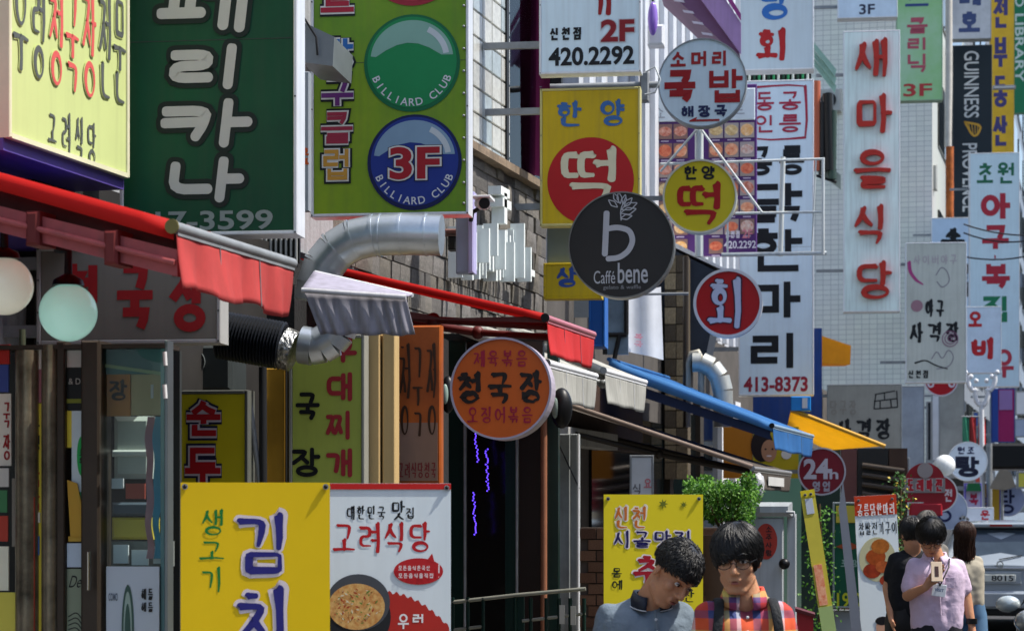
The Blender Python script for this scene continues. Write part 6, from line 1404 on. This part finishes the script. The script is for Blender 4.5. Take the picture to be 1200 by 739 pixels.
        mb.caps(SL+Vector((.02,0,-.005)), N+Vector((-.025,.01,-.03)), .058*slim, .05); mb.caps(SR+Vector((-.02,0,-.005)), N+Vector((.025,.01,-.03)), .058*slim, .05)
        for q, sx in ((-1, SL), (1, SR)):
            top = sx*.55+mid*.45+Vector((0,-.005,-.06))
            mb.caps(top, lo+Vector((q*.065*slim,0,0)), .115*slim, .108*slim, 20); mb.caps(sx+Vector((-q*.02,0,-.03)), top, .066*slim, .09*slim, 16)
        mb.caps(mid+Vector((0,-.01,-.09)), lo, .118*slim, .115*slim, 20)
        for S0, E0 in ((SL, EL), (SR, ER)):
            if E0 is None: continue
            e = S0+(Vector(E0)-S0)*sleeve; mb.caps(S0, e, .064*slim, .06*slim)
        ob = baked('shirt', mb, [('REMESH', dict(mode='VOXEL', voxel_size=.009)), ('SMOOTH', dict(factor=.5, iterations=6))], shirt, s.o)
        for v in ob.data.vertices:
            p = v.co; n_ = v.normal; a = noise.noise(Vector((p.x*9, p.y*9, p.z*5+p.x*6)))+.5*noise.noise(p*24)
            v.co = p+n_*(wr*1.6*a)
        return s
    def hair(s, m, fringe=.035, back=-.04, long=0., n=620, seed=1, side=.02, vol=1., parting=.0, short=0.):
        rnd2 = random.Random(seed); mb = MB(); h = s.h; k = s.k
        # scalp shell
        nu, nv = 28, 14; vs = []; ok = {}
        def lim(a):   # lowest z for hair at azimuth a (a=0 face)
            f_ = (1+math.cos(a))/2
            return back*(1-f_)**1.2+fringe*f_**1.5+(side-.03)*math.exp(-((abs(a)-1.5)/.5)**2)
        def surf(a, e, r=1.):
            x = .083*math.cos(e)*math.sin(a); y = -.1*math.cos(e)*math.cos(a); z = .094*math.sin(e)
            return Vector((x*r*vol, y*r+.016, z*r*(1+.0*vol)+.036))
        P = []
        for j in range(nv+1):
            for i in range(nu):
                a = -math.pi+2*math.pi*i/nu; z0 = lim(a); e0 = math.asin(max(-.95, min(.9, (z0-.036)/.094))); e = e0+(math.pi/2-e0)*j/nv
                P.append(h(*surf(a, e)))
        mb.add(P, [(j*nu+i, j*nu+(i+1)%nu, (j+1)*nu+(i+1)%nu, (j+1)*nu+i) for j in range(nv) for i in range(nu)], True)
        for q in range(n):
            a = rnd2.uniform(-math.pi, math.pi); e = math.asin(rnd2.uniform(.0, .98)); z0 = lim(a); e1 = math.asin(max(-.97, min(.9, (z0-rnd2.uniform(.0,.02)-.036)/.094)))
            ee = e+(e1-e)*rnd2.uniform(.55,1.08)
            if short: ee = max(e1, e-short)
            da = rnd2.uniform(-.3,.3)+parting; lift = rnd2.uniform(-.01,.11); r0 = rnd2.uniform(1.0,1.05)
            pts = [h(*surf(a+da*u, e+(ee-e)*u, r0+.05*math.sin(u*2.4)+lift*u)) for u in (0,.25,.5,.75,1)]
            if long and abs(a) > .9:
                l_ = pts[-1]; pts += [l_+Vector((rnd2.uniform(-.01,.01), rnd2.uniform(0,.03), -long*u*rnd2.uniform(.8,1.05))) for u in (.35,.7,1)]
            w0 = rnd2.uniform(.0009,.0024)*(1.3 if long else 1); rr = [w0*.6]+[w0]*(len(pts)-2)+[w0*.15]
            mb.tube(pts, rr, 5, caps=False)
        return mb.build('hair', m, s.o)
    def face(s, glasses=None, brow=HAIR):
        h = s.h; k = s.k
        for q in (-1, 1):
            MB().ball(h(q*.031,-.0765,.008), (.0135*k,.0095*k,.0075*k), 14, 10, s.R).build('eye', C('d8d2cc', rough=.2), s.o)
            MB().ball(h(q*.031,-.0845,.008), (.0058*k,.003*k,.0058*k), 12, 8, s.R).build('iris', C('1a1210', rough=.15), s.o)
            MB().tube([h(q*.016,-.087,.012), h(q*.031,-.089,.0165), h(q*.046,-.081,.011)], .0018*k, 6).build('eyelid', C('3a241c'), s.o)
            MB().tube([h(q*.014,-.096,.034), h(q*.032,-.094,.04), h(q*.05,-.082,.034)], [.003*k,.0042*k,.0015*k], 8).build('eyebrow', brow, s.o)
        MB().tube([h(-.02,-.0885,-.061), h(0,-.094,-.0605), h(.02,-.0885,-.061)], [.001*k,.0026*k,.001*k], 6).build('mouth_line', C('6a2e28'), s.o)
        MB().ball(h(0,-.0905,-.067), (.015*k,.005*k,.0045*k), 14, 8, s.R).build('lip', C('a4665a'), s.o)
        if glasses:
            g_ = thing('eyeglasses', glasses, 'glasses', s.o.location, YAW)
            for q in (-1, 1):
                pts = [h(q*.033+.024*math.cos(a_), -.108+.006*abs(math.cos(a_)), .004+.018*math.sin(a_)*(1 if abs(math.sin(a_)) < .8 else .92)) for a_ in [2*math.pi*i/18 for i in range(19)]]
                MB().tube(pts, .0015*k, 6, caps=False).build('rim', BLACK, g_)
                MB().tube([h(q*.058,-.1,.01), h(q*.076,-.05,.01), h(q*.08,.01,.006)], .002*k, 6).build('temple', BLACK, g_)
                MB().add([h(q*.033+.022*math.cos(a_), -.107, .004+.016*math.sin(a_)) for a_ in [2*math.pi*i/14 for i in range(14)]], [tuple(range(14))]).build('lens', Mglass('lens_glass', (250,252,252), .04, .05), g_)
            MB().tube([h(-.01,-.109,.008), h(0,-.112,.011), h(.01,-.109,.008)], .002*k, 6).build('bridge', BLACK, g_)
def collar(b, N, m, r=.068, stripe=None, open_=.5, hgt=.035):
    N = Vector(N); mb = MB(); n = 26; vs = []
    for i in range(n+1):
        a = math.pi*1.5+open_*.6+(2*math.pi-open_*1.2)*i/n; c, q = math.cos(a), math.sin(a)
        drop = .03*max(0, -q)
        vs += [N+Vector((c*r, q*r+.01, .01+hgt*.6-drop)), N+Vector((c*(r+.012), q*(r+.012)+.01, .012+hgt-drop-.01)), N+Vector((c*(r+.034), q*(r+.03)+.01, -.02-drop))]
    fs = []
    for i in range(n):
        for k_ in (0, 1): fs.append((3*i+k_, 3*i+k_+1, 3*i+k_+4, 3*i+k_+3))
    mb.add(vs, fs, True); o = mb.build('collar', m, b.o); solid(o, .003)
    if stripe:
        pts = [vs[3*i+2]+Vector((0,-.003,.004)) for i in range(n+1)]; MB().tube(pts, .0022, 6, caps=False).build('collar_stripe', stripe, b.o)
    return o
# ---- man in grey shirt, head bowed to his side
b = Body('man in a grey blue button polo shirt bowing his head beside the yellow banner', 758, 9.0)
b.head_frame(788, 673, -.08, turn=.7, nod=.7, tilt=.3)
N = b.J(764, 699, .0); SL, SR = b.J(715, 724, .02), b.J(797, 722, .0); W = b.J(760, 850, .02)
GSH = M('grey_polo', (112,126,138), .85, var=.1, scale=3, bump=.5, bscale=26)
b.build(1.07, N, SL, SR, b.J(703, 800, .0), b.J(818, 795, -.02), b.J(735, 850, -.15), b.J(800, 855, -.15), W, [(b.J(735, 850, -.15), (.5,-.6,-.1), (0,.2,-1), .5), (b.J(800, 855, -.15), (-.5,-.6,-.1), (0,.2,-1), .5)], voxel=.0055, shirt=GSH, pants=DARK)
b.hair(HAIR, fringe=.066, back=-.035, n=5000, seed=4, side=.03, vol=.92, short=.3); b.face()
collar(b, N+Vector((0,-.005,-.01)), C('1e2430'), .062, C('c8ccd0'))
for i in range(3): MB().ball(N+Vector((.008+.004*i,-.128-.003*i,-.085-.05*i)), (.006,.003,.006), 10, 6).build('button', C('c8ccd0'), b.o)
MB().caps(N+Vector((.006,-.108,-.05)), N+Vector((.02,-.134,-.2)), .0035, .0035, 8).build('placket_seam', M('grey_polo'), b.o)
# ---- man in plaid shirt
PL = bpy.data.materials.new('plaid_shirt'); PL.use_nodes = True; n = PL.node_tree; L = n.links; p = n.nodes['Principled BSDF']; p.inputs['Roughness'].default_value = .85
tc = n.nodes.new('ShaderNodeTexCoord'); sx = n.nodes.new('ShaderNodeSeparateXYZ'); L.new(tc.outputs['Object'], sx.inputs[0])
def bandramp(axis, per, cols, ofs=0.):
    m1 = n.nodes.new('ShaderNodeMath'); m1.operation = 'MULTIPLY_ADD'; m1.inputs[1].default_value = 1/per; m1.inputs[2].default_value = ofs; L.new(sx.outputs[axis], m1.inputs[0])
    m2 = n.nodes.new('ShaderNodeMath'); m2.operation = 'FRACT'; L.new(m1.outputs[0], m2.inputs[0])
    r_ = n.nodes.new('ShaderNodeValToRGB'); r_.color_ramp.interpolation = 'CONSTANT'; L.new(m2.outputs[0], r_.inputs[0])
    while len(r_.color_ramp.elements) < len(cols): r_.color_ramp.elements.new(.5)
    for e, (pos, c_) in zip(r_.color_ramp.elements, cols): e.position = pos; e.color = (*lin(c_), 1)
    return r_
r1 = bandramp(0, .17, [(0,(196,70,36)),(.28,(60,70,120)),(.45,(200,60,60)),(.62,(206,190,110)),(.74,(40,56,110)),(.9,(190,196,206))], .12)
r2_ = bandramp(2, .15, [(0,(206,84,40)),(.3,(50,60,110)),(.5,(176,40,52)),(.7,(110,60,110)),(.84,(200,176,90))], .35)
mx = n.nodes.new('ShaderNodeMix'); mx.data_type = 'RGBA'; mx.inputs[0].default_value = .5; L.new(r1.outputs[0], mx.inputs[6]); L.new(r2_.outputs[0], mx.inputs[7]); L.new(mx.outputs[2], p.inputs['Base Color'])
b = Body('man with black fringe in an orange and blue plaid shirt wearing backpack straps', 872, 8.6)
b.head_frame(862, 654, -.05, turn=-.22, nod=.22, tilt=-.02)
N = b.J(872, 694, .0); SL, SR = b.J(832, 722, .02), b.J(913, 722, .02); W = b.J(874, 850, .0)
b.build(1.09, N, SL, SR, b.J(816, 800, .0), b.J(933, 800, .0), b.J(850, 850, -.2), b.J(900, 855, -.2), W, [(b.J(850, 850, -.2), (.6,-.5,.1), (0,.2,-1), .5), (b.J(900, 855, -.2), (-.6,-.5,.1), (0,.2,-1), .5)], voxel=.0055, skin=SKIN2, shirt=PL, pants=DARK)
b.hair(HAIR, fringe=.034, back=-.06, n=5600, seed=9, side=-.005, vol=1.0, parting=.24); b.face('black framed eyeglasses on the man in the plaid shirt')
collar(b, N+Vector((0,-.005,-.015)), PL, .064)
bp_ = thing('backpack', 'black backpack with wide straps worn over the plaid shirt', 'backpack', b.o.location, YAW)
for q, a in ((-1, 843), (1, 903)):
    p0 = b.J(a, 702, .02); pts = [b.J(a+q*1, 706, .075), b.J(a+q*1, 699, .0), b.J(a+q*2, 706, -.085), b.J(a+q*5, 730, -.122), b.J(a+q*9, 770, -.12), b.J(a+q*14, 810, -.06)]
    mb = MB(); rows = []
    for i, v_ in enumerate(pts): rows += [v_+Vector((-.021,0,0)), v_+Vector((.021,0,0))]
    mb.add(rows, [(2*i, 2*i+1, 2*i+3, 2*i+2) for i in range(len(pts)-1)], True); o = mb.build('strap', M('strap_black', (28,32,36), .7, var=.2, bump=.3, bscale=80), bp_); solid(o, .012)
    md = o.modifiers.new('s', 'SUBSURF'); md.levels = md.render_levels = 2
mb = MB().caps(b.J(850, 740, .2), b.J(850, 820, .2), .1, .12); mb.caps(b.J(895, 740, .2), b.J(895, 820, .2), .1, .12); baked('bag', mb, [('REMESH', dict(mode='VOXEL', voxel_size=.015)), ('SMOOTH', dict(factor=.5, iterations=6))], M('strap_black'), bp_)
for i in range(3): MB().ball(N+Vector((-.0,-.125-.003*i,-.09-.055*i)), (.006,.003,.006), 10, 6).build('button', C('c8ccd0'), b.o)
# ---- man with phone
b = Body('man in a short sleeved lilac shirt looking down at his phone with lanyard badge', 1098, 14.5)
b.head_frame(1089, 629, -.06, turn=-.08, nod=.62, tilt=-.03)
N = b.J(1096, 651, .0); SL, SR = b.J(1073, 664, .0), b.J(1121, 665, .01); W = b.J(1098, 728, .0)
LIL = M('lilac_shirt', (206,186,208), .85, var=.05, scale=3, bump=.4, bscale=22)
ph = b.J(1087, 668, -.31)
b.build(1.0, N, SL, SR, b.J(1063, 697, -.03), b.J(1133, 699, .03), b.J(1077, 686, -.24), b.J(1138, 731, -.02), W, [(b.J(1077, 686, -.24), (.55,-.1,.8), (.3,-.2,.3), .75), (b.J(1138, 731, -.02), (.05,-.05,-1), (-.8,-.2,0), .35)], voxel=.0055, shirt=LIL, pants=M('charcoal_cloth', (34,34,42), .85, var=.15), shirtlen=.02)
b.hair(HAIR, fringe=.03, back=-.05, n=2200, seed=3, side=.0, vol=1.06); b.face('thick dark eyeglasses on the man holding a phone')
collar(b, N+Vector((0,-.003,-.012)), LIL, .06)
MB().caps(N+Vector((-.0,-.122,-.09)), N+Vector((.01,-.14,-.38)), .004, .004, 6).build('placket_seam', LIL, b.o)
pho = thing('phone', 'cream backed mobile phone held up by the man in the lilac shirt', 'phone', b.o.matrix_basis @ ph, YAW-.1)
bev(MB().box(-.036,.036,-.005,.005,-.07,.07).build('case', C('c8b49c'), pho), .004); MB().box(-.012,.012,-.0075,-.0052,-.035,.035).build('camera_strip', C('3c2420'), pho); pho.rotation_euler[0] = -.45
bd = thing('badge', 'white visitor badge hanging on a dark lanyard over the lilac shirt', 'badge', b.o.matrix_basis @ b.J(1094, 690, -.185), YAW); MB().cbox(-.045,.045,-.003,.003,-.04,.04,.002).build('card', C('dfe6ee'), bd)
latin(bd, 'VISIT', (-.03,.012,.03,-.008), C('3a5a8a'), off=.006); bd.rotation_euler[1] = .15
o = bd.location
for q, a in ((-1,1084),(1,1106)):
    pts = [b.J(a, 652, -.03), b.J(a+(1094-a)*.3, 662, -.15), b.J(1094, 685, -.19)]; pts = [b.o.matrix_basis @ v_ for v_ in pts]
    pts = [Matrix.Rotation(-YAW, 3, 'Z') @ (v_-Vector(bd.location)) for v_ in pts]; MB().tube(pts, .005, 6).build('lanyard', BLACK, bd)
MB().ring(0,0,.028,.036,-.018,.018,24).build('watch_strap', BLACK, b.o).matrix_basis = Matrix.Translation(b.J(1138,727,-.02)) @ Matrix.Rotation(math.pi/2, 4, 'X')
for q in (-1, 1):
    MB().cbox(-.03,.03,-.002,.002,-.035,.035,.001).build('pocket', LIL, b.o).location = N+Vector((q*.07+.0,-.128,-.17))
# ---- man in black seen from behind
b = Body('man in a plain black t-shirt seen from behind, left of the phone user', 1066, 15.8)
b.head_frame(1069, 625, .0, turn=math.pi+.25, nod=.1)
N = b.J(1069, 645, .02); SL, SR = b.J(1051, 656, .0), b.J(1089, 657, .0); W = b.J(1066, 712, .0)
BLK = M('black_shirt', (22,24,28), .85, var=.2, bump=.3, bscale=25)
b.build(1.0, N, SL, SR, b.J(1041, 688, .03), b.J(1096, 690, .03), b.J(1042, 718, -.06), b.J(1096, 720, -.04), W, [(b.J(1042, 718, -.06), (.1,-.1,-1), (.9,-.2,0), .35), (b.J(1096, 720, -.04), (0,-.1,-1), (-.9,-.2,0), .35)], voxel=.008, shirt=BLK, pants=DARK, back=True, sleeve=.62)
b.hair(HAIR, fringe=.04, back=-.075, n=700, seed=12, side=-.02)
# ---- woman with long hair
b = Body('woman with long brown hair in pale top and jeans, seen from behind near the car', 1131, 17.3)
b.head_frame(1131, 628, .0, turn=math.pi-.3, nod=.05)
N = b.J(1131, 648, .02); SL, SR = b.J(1120, 658, .0), b.J(1144, 659, .0); W = b.J(1132, 706, .0)
b.build(.93, N, SL, SR, b.J(1117, 686, .02), b.J(1149, 688, .02), b.J(1121, 706, -.1), b.J(1149, 716, -.03), W, [(b.J(1121, 706, -.1), (.3,-.4,-.6), (.5,-.4,0), .5), (b.J(1149, 716, -.03), (0,-.1,-1), (-.9,-.2,0), .35)], voxel=.009, shirt=M('pale_blouse', (176,168,150), .85, var=.15), pants=M('jeans', (84,118,150), .85, var=.2), back=True, slim=.85, sleeve=.5)
b.hair(HAIRB, fringe=.04, back=-.09, long=.2, n=900, seed=22, side=-.03)
# ---- person mostly hidden between the two men
b = Body('grey haired person mostly hidden between the black t-shirt and the lilac shirt', 1087, 19)
b.head_frame(1086, 615, .0, turn=-.3, nod=.2)
N = b.J(1087, 634, .02); SL, SR = b.J(1070, 645, .0), b.J(1103, 645, .0); W = b.J(1087, 690, .0)
b.build(.98, N, SL, SR, b.J(1067, 668, .02), b.J(1106, 668, .02), b.J(1068, 690, -.1), b.J(1106, 692, -.03), W, [(b.J(1068, 690, -.1), (.3,-.4,-.6), (.5,-.4,0), .5), (b.J(1106, 692, -.03), (0,-.1,-1), (-.9,-.2,0), .35)], voxel=.01, shirt=M('grey_tee', (120,116,110), .85), pants=DARK)
b.hair(M('grey_hair', (110,106,100), .5, var=.3, scale=30), fringe=.04, back=-.06, n=500, seed=31); b.face(brow=M('grey_hair'))
